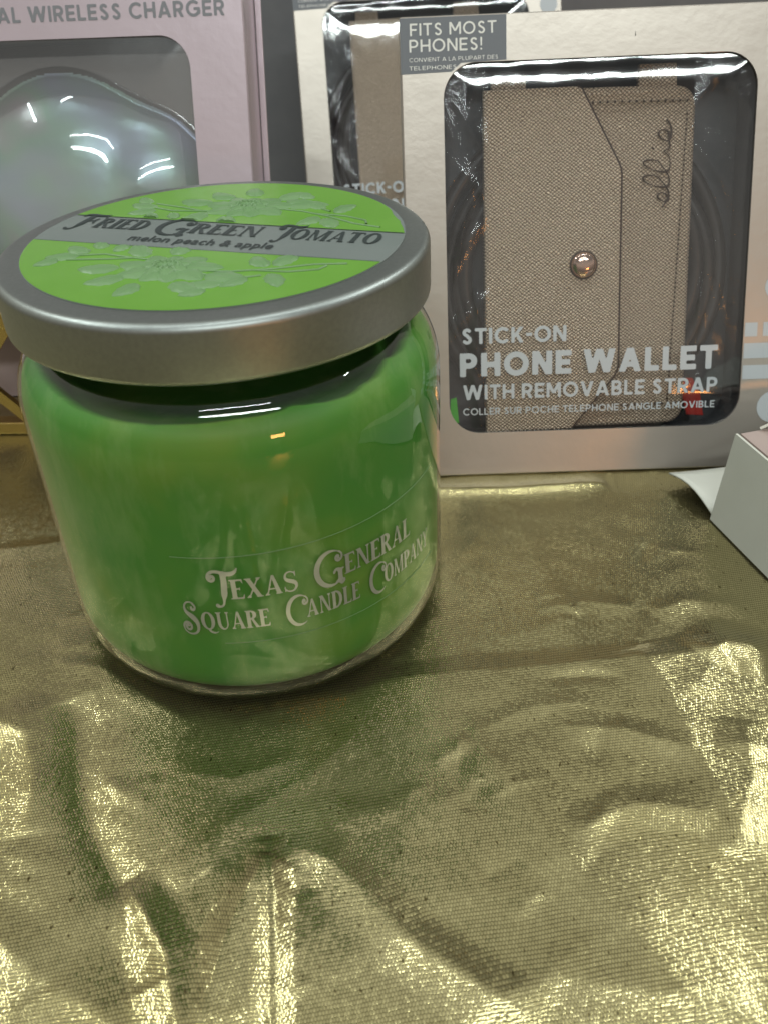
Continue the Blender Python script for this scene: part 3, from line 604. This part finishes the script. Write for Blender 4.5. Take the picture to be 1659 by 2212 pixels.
    for vv in (vb, vt_ - .0002):   # hairline where band meets field
        w = math.sqrt(RG ** 2 - vv ** 2) - .0005; me = mesh([lab(-w, vv - .00009, .0003), (lab(w, vv - .00009, .0003)), lab(w, vv + .00009, .0003), lab(-w, vv + .00009, .0003)], [(0, 1, 2, 3)]); link('edge_line', me, MT['ink'], lb)
    fv, ff = merge([(serif_words(wd, x1 - x0, .0071, 1.34, .04)[k] + np.array([x0, 0]) if k == 0 else serif_words(wd, x1 - x0, .0071, 1.34, .04)[k]) for k in (0, 1)] for wd, x0, x1 in (('FRIED', -.0412, -.0203), ('GREEN', -.0162, .0098), ('TOMATO', .0135, .0396)))
    o = place('lettering', (fv, ff), lambda a, b: lab(a, b + .0010, .0003), MT['ink'], lb)
    # small sans line
    cu = bpy.data.curves.new('t', 'FONT'); cu.body = 'melon peach & apple'; cu.size = .0056; cu.offset = .00007; cu.resolution_u = 3; cu.space_character = 1.04
    to = bpy.data.objects.new('t', cu); COL.objects.link(to); bpy.context.view_layer.update()
    me = bpy.data.meshes.new_from_object(to.evaluated_get(bpy.context.evaluated_depsgraph_get())); bpy.data.objects.remove(to)
    co = np.array([v.co[:] for v in me.vertices]); L = co[:, 0].max() - co[:, 0].min()
    for v in me.vertices: v.co = Vector(lab((v.co.x - co[:, 0].min()) * .0370 / L - .0203, v.co.y - .0064, .0003))
    link('lettering', me, MT['ink'], lb)
    # embossed flowers
    def petal(parts, u, v, ang, ln, wd, hgt=.0004, ripple=5, base=.00026):
        n1, n2 = 12, 9; Vp = []
        ca, sa = math.cos(R(ang)), math.sin(R(ang))
        for i in range(n1 + 1):
            q = i / n1; w = wd * (math.sin(math.pi * q ** .8) ** .75 + .03) * (1 + .10 * math.sin(q * 23 + u * 4000)); 
            for j in range(n2):
                r = (j / (n2 - 1) - .5) * 2; x = q * ln; y = r * w / 2 + .10 * ln * math.sin(q * 2.2)
                z = base + hgt * 1.5 * (1 - r * r) * math.sin(math.pi * min(1, q + .05)) * .8 + .00026 * abs(math.sin(ripple * r + 2 * q)) - (.00018 if abs(r) < .1 else 0) * (q < .85)
                if abs(r) == 1 or i in (0, n1): z = .00023
                vv = v + x * sa + y * ca; vv = math.copysign(max(abs(vv), .0104), vv); Vp.append(lab(u + x * ca - y * sa, vv, z))
        Fp = [(i * n2 + j, (i + 1) * n2 + j, (i + 1) * n2 + j + 1, i * n2 + j + 1) for i in range(n1) for j in range(n2 - 1)]
        parts.append((Vp, Fp))
    def stalk(parts, pts, r=.00032):
        parts.append(tube_path([lab(a, b, .00024) for a, b in pts], r, 6))
    def spray(m=1):
        parts = []
        u0, v0 = -.001, m * -.0225
        for k in range(9): a = k * 40 + 10; petal(parts, u0 + .002 * math.cos(R(a)), v0 + .0014 * math.sin(R(a)), a, .0085 + .0022 * math.cos(R(2 * a)), .0062, .0005, 6)
        for k in range(7): a = k * 51 + 30; petal(parts, u0 + .0008 * math.cos(R(a)), v0 + .0006 * math.sin(R(a)), a, .0052, .0040, .0006, 8, .0006)
        for k in range(14): a = k * 26; petal(parts, u0 + .0022 * math.cos(R(a)), v0 + .0016 * math.sin(R(a)), a + 20, .0016, .0011, .0005, 3, .0010)
        L = [(-.010, -.0165, 120, .010, .0052), (-.004, -.0142, 75, .0085, .0050), (-.012, -.0240, 190, .0095, .0056), (-.008, -.0285, 215, .0090, .0052), (.009, -.0245, -15, .0105, .0058), (.004, -.0300, -40, .0095, .0052), (-.003, -.0320, 250, .0075, .0048),
             (-.0245, -.0165, 150, .0075, .0042), (-.0255, -.0185, 195, .0080, .0044), (-.0235, -.0135, 95, .0062, .0040), (-.0290, -.0215, 230, .0062, .0036), (-.0190, -.0145, 65, .0052, .0032),
             (.0215, -.0165, 60, .0080, .0046), (.0200, -.0175, 125, .0075, .0044), (.0225, -.0215, -60, .0080, .0042), (.0185, -.0240, 235, .0072, .0040), (.0150, -.0285, 190, .0085, .0044), (.0130, -.0325, 215, .0060, .0034)]
        for u, v, a, ln, wd in L: petal(parts, u, v * m, a * m, ln, wd)
        stalk(parts, [(u, v * m) for u, v in ((-.006, -.018), (-.013, -.0175), (-.020, -.0165), (-.0265, -.0185))]); stalk(parts, [(u, v * m) for u, v in ((-.012, -.0176), (-.018, -.0195), (-.027, -.0215))])
        stalk(parts, [(u, v * m) for u, v in ((.006, -.0225), (.014, -.0215), (.022, -.0185), (.030, -.0142), (.037, -.0125))]); stalk(parts, [(u, v * m) for u, v in ((.018, -.0200), (.026, -.0195), (.032, -.0170), (.033, -.0145))])
        stalk(parts, [(u, v * m) for u, v in ((.008, -.0240), (.015, -.0262), (.021, -.0225))])
        return merge(parts)
    for m in (1, -1):
        V, F = spray(m); V = [tuple(v) for v in V]; link('flower_print', mesh(V, F, True), MT['relief'], lb)
    # silver lettering on the glass
    def onjar(a, b, dr=.00015):   # a along the wall (m), b height
        th = a / RB; r = jar_r(b) + dr; return (r * math.sin(th), -r * math.cos(th), b)
    for words, z, h, bg_ in (((('TEXAS', -15.2, 6.6), ('GENERAL', 12.2, 43.0)), .0376, .0058, 1.45), ((('SQUARE', -23.8, -1.6), ('CANDLE', 3.6, 23.4), ('COMPANY', 27.6, 53.0)), .0284, .0054, 1.40)):
        ps = []
        for wd, x0, x1 in words:
            v, f = serif_words(wd, R(x1 - x0) * RB, h, bg_, .045); ps.append((v + np.array([R(x0) * RB, z]), f))
        place('lettering', merge(ps), onjar, MT['silver'], g)
    # hair-thin edge of the clear sticker that carries the lettering
    pts = [onjar(R(d) * RB, .0498 + .0010 * ((d + 24) / 70) ** 2, .00005) for d in range(-24, 58, 2)]; V, F = tube_path(pts, .00008, 5)
    pts2 = [onjar(R(d) * RB, .0238, .00005) for d in range(-14, 58, 2)]; q = tube_path(pts2, .00007, 5)
    V, F = merge([(V, F), q]); link('sticker_edge', mesh(V, F, True), MT['relief'], g)
    return t
build_candle()

# ------------------------------------------------------------------ window boxes
def frame_mat(x0, y0, z0, yaw, lean, roll=0.0):
    U = Vector((math.cos(yaw), math.sin(yaw), 0)); Nn = Vector((math.sin(yaw), -math.cos(yaw), 0))
    V = Vector((0, 0, 1)) * math.cos(lean) - Nn * math.sin(lean); Wn = U.cross(V)
    m = Matrix(((U.x, V.x, Wn.x, x0), (U.y, V.y, Wn.y, y0), (U.z, V.z, Wn.z, z0), (0, 0, 0, 1)))
    return m @ Matrix.Rotation(roll, 4, 'Z')
def rrect(u0, v0, u1, v1, r, ns=10, nc=10):
    P = []
    for (cx, cy, a0, sx0, sy0, sx1, sy1) in ((u1 - r, v0 + r, -90, u0 + r, v0, u1 - r, v0), (u1 - r, v1 - r, 0, u1, v0 + r, u1, v1 - r), (u0 + r, v1 - r, 90, u1 - r, v1, u0 + r, v1), (u0 + r, v0 + r, 180, u0, v1 - r, u0, v0 + r)):
        for i in range(ns): t = i / ns; P.append((sx0 + (sx1 - sx0) * t, sy0 + (sy1 - sy0) * t))
        for i in range(nc): a = R(a0 + 90 * i / nc); P.append((cx + r * math.cos(a), cy + r * math.sin(a)))
    return P
def loft(loops, cap_last=False, cap_first=False):
    n = len(loops[0]); V = [p for l in loops for p in l]; F = []
    for i in range(len(loops) - 1):
        for k in range(n): k2 = (k + 1) % n; F.append((i * n + k, i * n + k2, (i + 1) * n + k2, (i + 1) * n + k))
    if cap_last: F.append(tuple((len(loops) - 1) * n + k for k in range(n)))
    if cap_first: F.append(tuple(range(n))[::-1])
    return V, F
def z_(L, w): return [(a, b, w) for a, b in L]
def window_box(t, w0, w1, h, win, rad, depth, card, liner_depth=.020):
    u0, v0, u1, v1 = win; inn = rrect(u0, v0, u1, v1, rad); k = .0004
    loops = [z_(inn, -.0007), z_(inn, 0), z_(rrect(w0 + k, k, w1 - k, h - k, .0006), 0), z_(rrect(w0, 0, w1, h, .0008), -k), z_(rrect(w0, 0, w1, h, .0008), -depth + k), z_(rrect(w0 + k, k, w1 - k, h - k, .0006), -depth)]
    V, F = loft(loops, True); b = link('card_shell', fixn(mesh(V, F)), card, t)
    e = .0015; V, F = loft([z_(rrect(u0 - e, v0 - e, u1 + e, v1 + e, rad), -.0009), z_(rrect(u0 - e, v0 - e, u1 + e, v1 + e, rad), -liner_depth)], True)
    link('tray', mesh(V, F), MT['liner'], t); return b
def film_w(u, v, win, hgt=.0009, fall=.006):
    u0, v0, u1, v1 = win; d = np.minimum(np.minimum(u - u0, u1 - u), np.minimum(v - v0, v1 - v)); d = np.clip(d, 0, 1)
    return -.0008 + hgt * (1 - np.exp(-(d / fall) ** 1.3)) + .0006 * vnoise(u * 38, v * 24) + .00006 * vnoise(u * 150 + 5, v * 110)
def film_mesh(win, hgt, fall, nu=70, nv=84):
    u0, v0, u1, v1 = win; e = .0008; U, Vv = np.meshgrid(np.linspace(u0 - e, u1 + e, nu), np.linspace(v0 - e, v1 + e, nv)); Wz = film_w(U, Vv, win, hgt, fall)
    P = np.stack([U, Vv, Wz], -1).reshape(-1, 3); i = np.arange(nu * nv).reshape(nv, nu); F = np.stack([i[:-1, :-1], i[:-1, 1:], i[1:, 1:], i[1:, :-1]], -1).reshape(-1, 4)
    return mesh(P.tolist(), F.tolist(), True)
def crop_film(me, win, rad):
    return me
def prism(P, w0, w1, bev):
    """outline P (ccw) from depth w0 (back) to w1 (front) with a rounded front edge"""
    n = len(P); c = np.array(P); 
    def inset(d):
        out = []
        for i in range(n):
            a = c[i - 1]; b = c[i]; e = c[(i + 1) % n]; t1 = (b - a) / (np.linalg.norm(b - a) + 1e-12); t2 = (e - b) / (np.linalg.norm(e - b) + 1e-12)
            n1 = np.array([-t1[1], t1[0]]); n2 = np.array([-t2[1], t2[0]]); m = n1 + n2; m /= max(.4, (m @ n1)) if (m @ n1) > 0 else 1
            out.append(tuple(b + m * d))
        return out
    L = [z_(P, w0), z_(P, w1 - bev)] + [z_(inset(bev * (1 - math.cos(q))), w1 - bev + bev * math.sin(q)) for q in (R(30), R(60), R(90))]
    V, F = loft(L, True, True); return V, F
def densify(P, m): 
    out = []
    for i in range(len(P)):
        a = P[i]; b = P[(i + 1) % len(P)]
        for k in range(m): out.append((a[0] + (b[0] - a[0]) * k / m, a[1] + (b[1] - a[1]) * k / m))
    return out
WIN = (.01335, .01487, .11276, .13316); BH = .14693; BW = .1285
def crinkle(u0, v0, u1, v1, w, seed, amp=.0021, nu=40, nv=110):
    rg = np.random.default_rng(seed); U, Vv = np.meshgrid(np.linspace(u0, u1, nu), np.linspace(v0, v1, nv)); Wz = np.full_like(U, w)
    for k in range(12):
        a = rg.uniform(-1, 1) * .8 + math.pi / 2; c = rg.uniform(0, 1); px = u0 + (u1 - u0) * rg.random(); py = v0 + (v1 - v0) * rg.random()
        d = (U - px) * math.sin(a) - (Vv - py) * math.cos(a); s = (U - px) * math.cos(a) + (Vv - py) * math.sin(a)
        Wz += amp * rg.uniform(.3, 1) * np.exp(-np.abs(d) / .0016) * np.exp(-(s / .012) ** 2)
    P = np.stack([U, Vv, Wz], -1).reshape(-1, 3); i = np.arange(nu * nv).reshape(nv, nu); F = np.stack([i[:-1, :-1], i[:-1, 1:], i[1:, 1:], i[1:, :-1]], -1).reshape(-1, 4)
    return mesh(P.tolist(), F.tolist(), True)
def build_wallet(parent_m):
    """the wallet lies inside the box: a thing of its own"""
    t = empty('phone_wallet', parent_m)
    body = rrect(.0268, .0150, .0962, .1256, .0062, 12, 8); V, F = prism(body, -.0155, -.0052, .0016); V = [(a, b, w - max(0, a - .068) * .10 if w > -.012 else w) for a, b, w in V]; bd = link('wallet_body', mesh(V, F, True), MT['leather'], t)
    bd.data.polygons.foreach_set('use_smooth', [True] * len(bd.data.polygons))
    fl = [(.0262, .0146), (.0555, .0150), (.0700, .0325), (.0712, .0350), (.0714, .0360), (.0713, .0985), (.0710, .1002), (.0702, .1022), (.0580, .1250), (.0560, .1258), (.0262, .1256)]
    V, F = prism(densify(fl, 3), -.0062, -.0030, .0007); V = [(a, b, w + (.07 - b) * .02) for a, b, w in V]; f = link('flap', mesh(V, F), MT['leather'], t)
    V, F = tube_path([(a + .0002, b, -.0042 + (.07 - b) * .02) for a, b in densify(fl[1:10], 4)[:-4]], .00055, 8); link('edge_trim', mesh(V, F, True), MT['deboss'], f)
    V, F = lathe([(.0042, -.0036), (.0042, -.0030), (.0040, -.0024), (.0033, -.00185), (.0024, -.0015), (.0012, -.0013)], 40, cap1=True); V = [(x + .0592, y + .0700, z + .0006) for x, y, z in V]; link('snap_button', mesh(V, F, True), MT['snap'], f)
    V, F = lathe([(.0047, -.0037), (.0046, -.0033), (.0042, -.0033)], 40); V = [(x + .0592, y + .0700, z + .0008) for x, y, z in V]; link('snap_ring', mesh(V, F, True), MT['deboss'], f)
    # stitching down the right edge and along the top and bottom
    ps = []; path = [(.0932 - .0030 * i / 60, .1176 - .0945 * i / 60) for i in range(61)]
    for i in range(0, 60):
        a = path[i]; b = path[i + 1]; k = .30; p = (a[0] + (b[0] - a[0]) * k, a[1] + (b[1] - a[1]) * k)
        ps.append(tube_path([(a[0] - .0002, a[1], -.0053), ((a[0] + p[0]) / 2, (a[1] + p[1]) / 2, -.0049), (p[0] + .0002, p[1] - .0004, -.0053)], .00020, 6))
    for i in range(14): x = .0600 + i * .0024; ps.append(tube_path([(x, .1208, -.0053), (x + .0008, .1210, -.0049), (x + .0013, .1207, -.0053)], .0002, 6)); ps.append(tube_path([(x, .0222, -.0053), (x + .0008, .0223, -.0049), (x + .0013, .0221, -.0053)], .0002, 6))
    V, F = merge(ps); V = [(v[0], v[1], v[2] - max(0, v[0] - .068) * .10) for v in V]; link('stitching', mesh(V, F, True), MT['thread'], bd)
    hl = []; 
    for i in range(0, 60, 1):
        a = path[i]; hl.append(tube_path([(a[0], a[1] - .0006, -.00522), (a[0] - .00005, a[1] - .0013, -.00522)], .00028, 6))
    for i in range(14): x = .0600 + i * .0024; hl += [tube_path([(x + .0015, .1208, -.0052), (x + .0021, .1208, -.0052)], .0004, 6), tube_path([(x + .0015, .0222, -.0052), (x + .0021, .0222, -.0052)], .0004, 6)]
    V, F = merge(hl); V = [(v[0], v[1], v[2] - max(0, v[0] - .068) * .10) for v in V]; link('stitch_holes', mesh(V, F, True), MT['deboss'], bd)
    # pressed script, running up the edge: loops
    def T(a, b): return (.0880 - b, .0885 + a, -.00515)   # a along the word (up), b across (to the left)
    def loop(a0, w, h, lean_=.35):
        return [(a0 + w * .5 * (1 - math.cos(q)) * .62 + lean_ * h * (1 - math.cos(q)) * .28 - w * .20 * math.sin(q) , h * .5 * (1 - math.cos(q))) for q in np.linspace(0, 2 * math.pi, 26)]
    def lp(a0, w, h, sk):
        c_ = []
        for q in np.linspace(-math.pi * .5, math.pi * 1.5, 28): c_.append((a0 + w * .5 * math.cos(q) + sk * (math.sin(q) + 1) * .5 * h, h * .5 * (1 + math.sin(q))))
        return c_
    def sm(pts): return pts
    word = [(-.0010, .0022), (.0006, .0010)] + lp(.0020, .0026, .0038, .25)[2:] + [(.0042, -.0002), (.0060, .0012)] + lp(.0066, .0032, .0090, .22)[6:] + [(.0092, .0000), (.0108, .0014)] + lp(.0114, .0032, .0090, .22)[6:] + [(.0142, -.0002), (.0160, .0006), (.0172, .0034), (.0170, .0008), (.0182, -.0002), (.0200, .0008)] + lp(.0212, .0032, .0042, .28)[3:] + [(.0238, -.0004), (.0262, .0010), (.0270, .0026)]
    w2 = []
    for i in range(len(word) - 1):
        for k in range(3): w2.append((word[i][0] + (word[i + 1][0] - word[i][0]) * k / 3, word[i][1] + (word[i + 1][1] - word[i][1]) * k / 3))
    ww = np.array(w2); kk = np.ones(5) / 5; ww = np.stack([np.convolve(np.pad(ww[:, i], 2, mode='edge'), kk, 'valid') for i in (0, 1)], 1)
    V, F = tube_path([T(a, b) for a, b in ww], lambda q: .00024 + .00010 * math.sin(q * 60), 6)
    d = tube_path([T(.0176, .0056), T(.0181, .0062)], .00035, 6); V, F = merge([(V, F), d]); V = [(v[0], v[1], v[2] - max(0, v[0] - .068) * .10) for v in V]; link('pressed_script', mesh(V, F, True), MT['deboss'], bd)
    # strap ends above the wallet
    V, F = prism(densify([(.077, .122), (.090, .122), (.0895, .1325), (.0775, .1325)], 2), -.0110, -.0085, .0005); link('strap_tab', mesh(V, F), MT['leather'], t)
    V, F = prism(densify([(.0290, .122), (.041, .122), (.0405, .1305), (.0295, .1305)], 2), -.0110, -.0085, .0005); link('strap_tab', mesh(V, F), MT['leather'], t)
    return t
def build_cord(parent_m):
    ps = []
    for j in range(4):
        rx = .0400 + .0030 * j + .0006 * math.sin(j * 2.3); ry = .040 + .0038 * j; cx, cy = .0602 + .0012 * math.sin(j * 1.7), .066 + .0018 * math.cos(j * 2.1); w = -.0165 + .0028 * math.sin(j * 1.9 + 1)
        pts = [(cx + rx * math.cos(q), cy + ry * math.sin(q), w + .0008 * math.sin(3 * q + j)) for q in np.linspace(0, 2 * math.pi, 90, endpoint=False)]
        ps.append(tube_path(pts, .0026, 12, True))
    V, F = merge(ps); o = link('strap_cord', mesh(V, F, True), MT['cord']); o.matrix_world = parent_m; return o
def wallet_box(mw, name_i, wl, cl, bl, red=False):
    t = empty('wallet_package', mw); tag(t, bl, 'box', 'boxed phone wallets')
    window_box(t, 0, BW, BH, WIN, .0105, .0285, MT['champ'], .0215)
    fl = link('window_film', film_mesh(WIN, .0009, .006), MT['film'], t)
    # trim the film to the rounded corners
    # slate tag printed at the top left corner
    link('printed_tag', mesh([(.00002, .13030, .00006), (.0160, .13060, .00006), (.0190, .13305, .00006), (.0333, .13345, .00006), (.0333, .14650, .00006), (.00002, .14650, .00006)], [(0, 1, 2, 3, 4, 5)]), MT['panelink'], t)
    tg = t.children[-1]
    for txt, w, x, y, wd, hh, rs in (('FITS MOST', .15, .0031, .1413, .0271, .0036, .06), ('PHONES!', .15, .0028, .1366, .0229, .0037, .06), ('CONVIENT A LA PLUPART DES', .13, .0027, .1338, .0280, .0012, .1), ('TELEPHONES', .13, .0026, .1314, .0150, .0012, .1)):
        place('lettering', sans_text(txt, w, wd, hh, rs), lambda a, b, x=x, y=y: (x + a, y + b, .00012), MT['ivory'], tg)
    def onfilm(a, b): return (a, b, float(film_w(np.array(a), np.array(b), WIN)) + .00018)
    for txt, w, x, y, wd, hh, rs in (('STICK-ON', .20, .0178, .0453, .0354, .0053, .06), ('PHONE WALLET', .235, .0171, .0343, .0873, .0080, .05), ('WITH REMOVABLE STRAP', .19, .0181, .0264, .0868, .0051, .06), ('COLLER SUR POCHE TELEPHONE SANGLE AMOVIBLE', .17, .0180, .0211, .0863, .0024, .09)):
        place('lettering', sans_text(txt, w, wd, hh, rs, .13, .34), lambda a, b, x=x, y=y: onfilm(x + a, y + b), MT['greyink'], fl)
    link('scuff_mark', mesh([(.0735, .1386, .00009), (.0738, .1388, .00009), (.0737, .1398, .00009), (.0735, .1402, .00009), (.0736, .1394, .00009)], [(0, 1, 2, 3, 4)]), MT['ink'], t) if red else None
    # grey icon bars and discs printed down the right margin
    ic = []
    def bar(a0, b0, a1, b1): ic.append(([(a0, b0, .00008), (a1, b0, .00008), (a1, b1, .00008), (a0, b1, .00008)], [(0, 1, 2, 3)]))
    def disc(a, b, r): ic.append(([(a + r * math.cos(2 * math.pi * k / 48), b + r * math.sin(2 * math.pi * k / 48), .00008) for k in range(48)], [tuple(range(48))]))
    bar(.1131, .0446, .1173, .0492); bar(.1192, .0446, .1262, .0492); bar(.1131, .0373, .1268, .0424); bar(.1131, .0303, .1268, .0350)
    disc(.1233, .0607, .0043); disc(.1241, .0206, .0054); disc(.1222, .1265, .0042)
    for V, F in ic: link('printed_icon', mesh(V, F), MT['greyink'], t)
    w = build_wallet(mw); tag(w, wl, 'wallet', 'tan wallets'); c = build_cord(mw); tag(c, cl, 'cord', 'coiled cords')
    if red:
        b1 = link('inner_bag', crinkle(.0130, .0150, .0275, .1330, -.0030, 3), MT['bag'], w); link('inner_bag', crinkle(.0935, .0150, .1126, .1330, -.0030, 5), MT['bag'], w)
        V, F = prism(densify([(.0990, .0170), (.1050, .0165), (.1035, .0245), (.1005, .0300), (.0955, .0300)], 2), -.0140, -.0130, .0002); o = link('reflection_patch', mesh(V, F), MT['red']); o.matrix_world = mw  # added red patch, painted in for a coloured reflection on the film
        V, F = prism(densify([(.0136, .0185), (.0168, .0180), (.0160, .0270), (.0140, .0265)], 2), -.0040, -.0034, .0001); g = link('reflection_patch', mesh(V, F), MT['leafgreen']); g.matrix_world = mw  # added green patch, imitates a reflected colour spot on the film
        tag(g, 'small bright green patch imitating a film reflection in the front box window, lower left corner', 'reflection patch')
        tag(o, 'bright red patch imitating a film reflection in the front box window, lower right corner', 'reflection patch')
    else:
        link('inner_bag', crinkle(.0130, .0150, .0275, .1330, -.0030, 9), MT['bag'], w)
    return t
FRONT = frame_mat(.05675, .04253, .0001, -.22081, .37525); BACK = frame_mat(.0515, .2232, .0015, -.177, .3804, R(.7))
wallet_box(FRONT, 0, 'tan textured leather phone wallet with rose snap button, seen whole in the front window', 'thick coil of dark cord around the tan wallet in the nearer box', 'champagne phone wallet box in front with a wide clear window, right of the candle', True)
wallet_box(BACK, 1, 'tan wallet half hidden inside the farther champagne box', 'dark cord coil beside the wallet inside the farther champagne box', 'champagne phone wallet box standing behind, mostly covered by the nearer one')

# ------------------------------------------------------------------ pink charger box on its gold stand
PINK = frame_mat(.0144, .0900, .0501, -.2726, .3148)
PWIN = (-.136, .004, -.0187, .0875)
def cloud(u, v):
    """height of the moulded cloud shape"""
    k = 240.0   # smooth union: the bumps melt into one form
    ds = [np.hypot(u + .0700, v - .0480) - .0300, np.hypot(u + .0420, v - .0420) - .0235, np.hypot(u + .0980, v - .0420) - .0220, np.hypot(u + .070, v - .030) - .040]
    return -np.log(sum(np.exp(-k * np.clip(q, -.08, .2)) for q in ds)) / k
def build_charger():
    t = empty('charger_package', PINK); tag(t, 'pink wireless charger box with a clear window, left behind the candle', 'box')
    window_box(t, -.150, 0, .112, PWIN, .0100, .0200, MT['pink'], .0180)
    link('window_film', film_mesh(PWIN, .0012, .008), MT['hazefilm'], t)
    place('lettering', sans_text('AL WIRELESS CHARGER', .19, .0760 * 1.0, .0047, .06, .14, .38), lambda a, b: (-.0820 + a, .0926 + b, .0001), MT['dimink'], t)
    V, F = prism(densify([(0, 0), (.0022, 0), (.0022, .112), (0, .112)], 4), -.0200, -.0192, .0003)
    link('side_flange', mesh([(a + .0002, b, w) for a, b, w in V], F), MT['pink'], t)
    # the charger: inflated cloud
    nu, nv = 190, 150; U, Vv = np.meshgrid(np.linspace(-.128, -.0190, nu), np.linspace(.004, .0860, nv)); d = cloud(U, Vv)
    Wz = np.where(d < 0, -.0155 + .0110 * (1 - (1 - np.clip(-d / .034, 0, 1)) ** 2.6) + .0006 * vnoise(U * 60, Vv * 60), -.0160)
    P = np.stack([U, Vv, Wz], -1).reshape(-1, 3); i = np.arange(nu * nv).reshape(nv, nu); F = np.stack([i[:-1, :-1], i[:-1, 1:], i[1:, 1:], i[1:, :-1]], -1).reshape(-1, 4); keep = (d < .0012)[:-1, :-1].reshape(-1)
    o = link('wireless_charger', mesh(P.tolist(), F[keep].tolist(), True), MT['irid']); o.matrix_world = PINK; tag(o, 'pale iridescent cloud shaped wireless charger inside the pink box', 'charger')
    d2 = d - .0028
    Wz = np.where(d2 < 0, -.0150 + .0125 * (1 - (1 - np.clip(-d2 / .034, 0, 1)) ** 2) + .0003 * vnoise(U * 40 + 9, Vv * 40), -.0150 + .0003 * vnoise(U * 40 + 9, Vv * 40))
    P = np.stack([U, Vv, Wz], -1).reshape(-1, 3); b = link('blister_cover', mesh(P.tolist(), F.tolist(), True), MT['blister'], t)
build_charger()
def build_stand():
    t = empty('display_stand', Matrix(((PINK[0][0], -PINK[0][2] if False else .2693, 0, .0144), (PINK[1][0], .9631, 0, .0900), (0, 0, 1, 0), (0, 0, 0, 1))))
    tag(t, 'shiny gold stand with crossed flat bars, under the pink box', 'stand')
    link('top_plate', box_mesh(-.150, -.002, .0440, -.002, .024, .0498, .0004), MT['gold'], t)
    link('base_rail', box_mesh(-.150, -.002, .0000, -.002, .004, .0050, .0004), MT['gold'], t)
    link('back_board', box_mesh(-.150, .030, .0000, -.002, .033, .0438), MT['rosegold'], t)
    for k in range(4):
        c = -.112 + .036 * k
        for s in (-1, 1):
            h = .0170; a = (c - s * .0165, .0052); b = (c + s * .0165, .0436); w = .0028
            P = [(a[0] - w, a[1]), (a[0] + w, a[1]), (b[0] + w, b[1]), (b[0] - w, b[1])]
            y0 = -.0014 + (0.0026 if s > 0 else 0)
            V, F = loft([[(x, y0 + .0024, z) for x, z in P], [(x, y0, z) for x, z in P]], True, True); link('cross_bar', fixn(mesh(V, F)), MT['gold'], t)
build_stand()

# ------------------------------------------------------------------ white carton lying open at the right
def build_carton():
    A = Vector((.14307, -.00826, .0003)); d = Vector((.0393, -.9992, 0)); w = Vector((.9992, .0393, 0))
    mw = Matrix(((w.x, -d.x, 0, A.x), (w.y, -d.y, 0, A.y), (0, 0, 1, A.z), (0, 0, 0, 1)))
    t = empty('open_carton', mw); tag(t, 'small plain white carton lying with its end flap open, at right edge', 'carton')
    H, Wd, L, k = .0312, .050, .11, .0008
    lean = .0027
    def panel(name, P, m, th=(0, 0, 0)):
        V = [Vector(p) for p in P]; n = (V[1] - V[0]).cross(V[2] - V[0]).normalized() * k; V2 = [v - n for v in V]; q = len(V)
        F = [tuple(range(q)), tuple(range(q, 2 * q))[::-1]] + [(i, i + q, (i + 1) % q + q, (i + 1) % q) for i in range(q)]
        return link(name, fixn(mesh(V + V2, F)), m, t)
    panel('side_panel', [(0, -L, 0), (0, 0, 0), (lean, 0, H), (lean, -L, H)], MT['white'])
    panel('side_panel', [(Wd, -L, 0), (Wd, 0, 0), (Wd + lean, 0, H), (Wd + lean, -L, H)], MT['white'])
    panel('bottom_panel', [(k, -L, .0009), (Wd - k, -L, .0009), (Wd - k, 0, .0009), (k, 0, .0009)], MT['white'])
    panel('top_panel', [(lean + k, -L, H), (lean + Wd - k, -L, H), (lean + Wd - k, -.0004, H), (lean + k, -.0004, H)], MT['rose'])  # white panel in shadow; the shade is put into its rosy colour
    panel('end_panel', [(k, -L + .001, .001), (Wd - k, -L + .001, .001), (Wd - k, -L + .001, H - .001), (k, -L + .001, H - .001)], MT['white'])
    panel('raised_flap', [(lean + .0070, -.0010, H + .0006), (lean + .045, .0080, H + .0006), (lean + .045, -.0060, H + .016), (lean + .020, -.0065, H + .010)], MT['white'])
    # bottom flap, curled, resting on the cloth behind the open end
    nu, nv = 14, 8; V = []; 
    for j in range(nv):
        for i in range(nu):
            a = i / (nu - 1); b = j / (nv - 1); x = .0002 + a * .036 - b * .0025 * (1 - a); y = b * .0240 * (1 - .12 * a); z = .0012 + .0035 * (1 - a) ** 3 * math.sin(b * math.pi * .9) + .0012 * b
            V.append((x, y, z))
    F = [(j * nu + i, j * nu + i + 1, (j + 1) * nu + i + 1, (j + 1) * nu + i) for j in range(nv - 1) for i in range(nu - 1)]
    o = link('end_flap', mesh(V, F, True), MT['white'], t); md = o.modifiers.new('solid', 'SOLIDIFY'); md.thickness = .0006
build_carton()
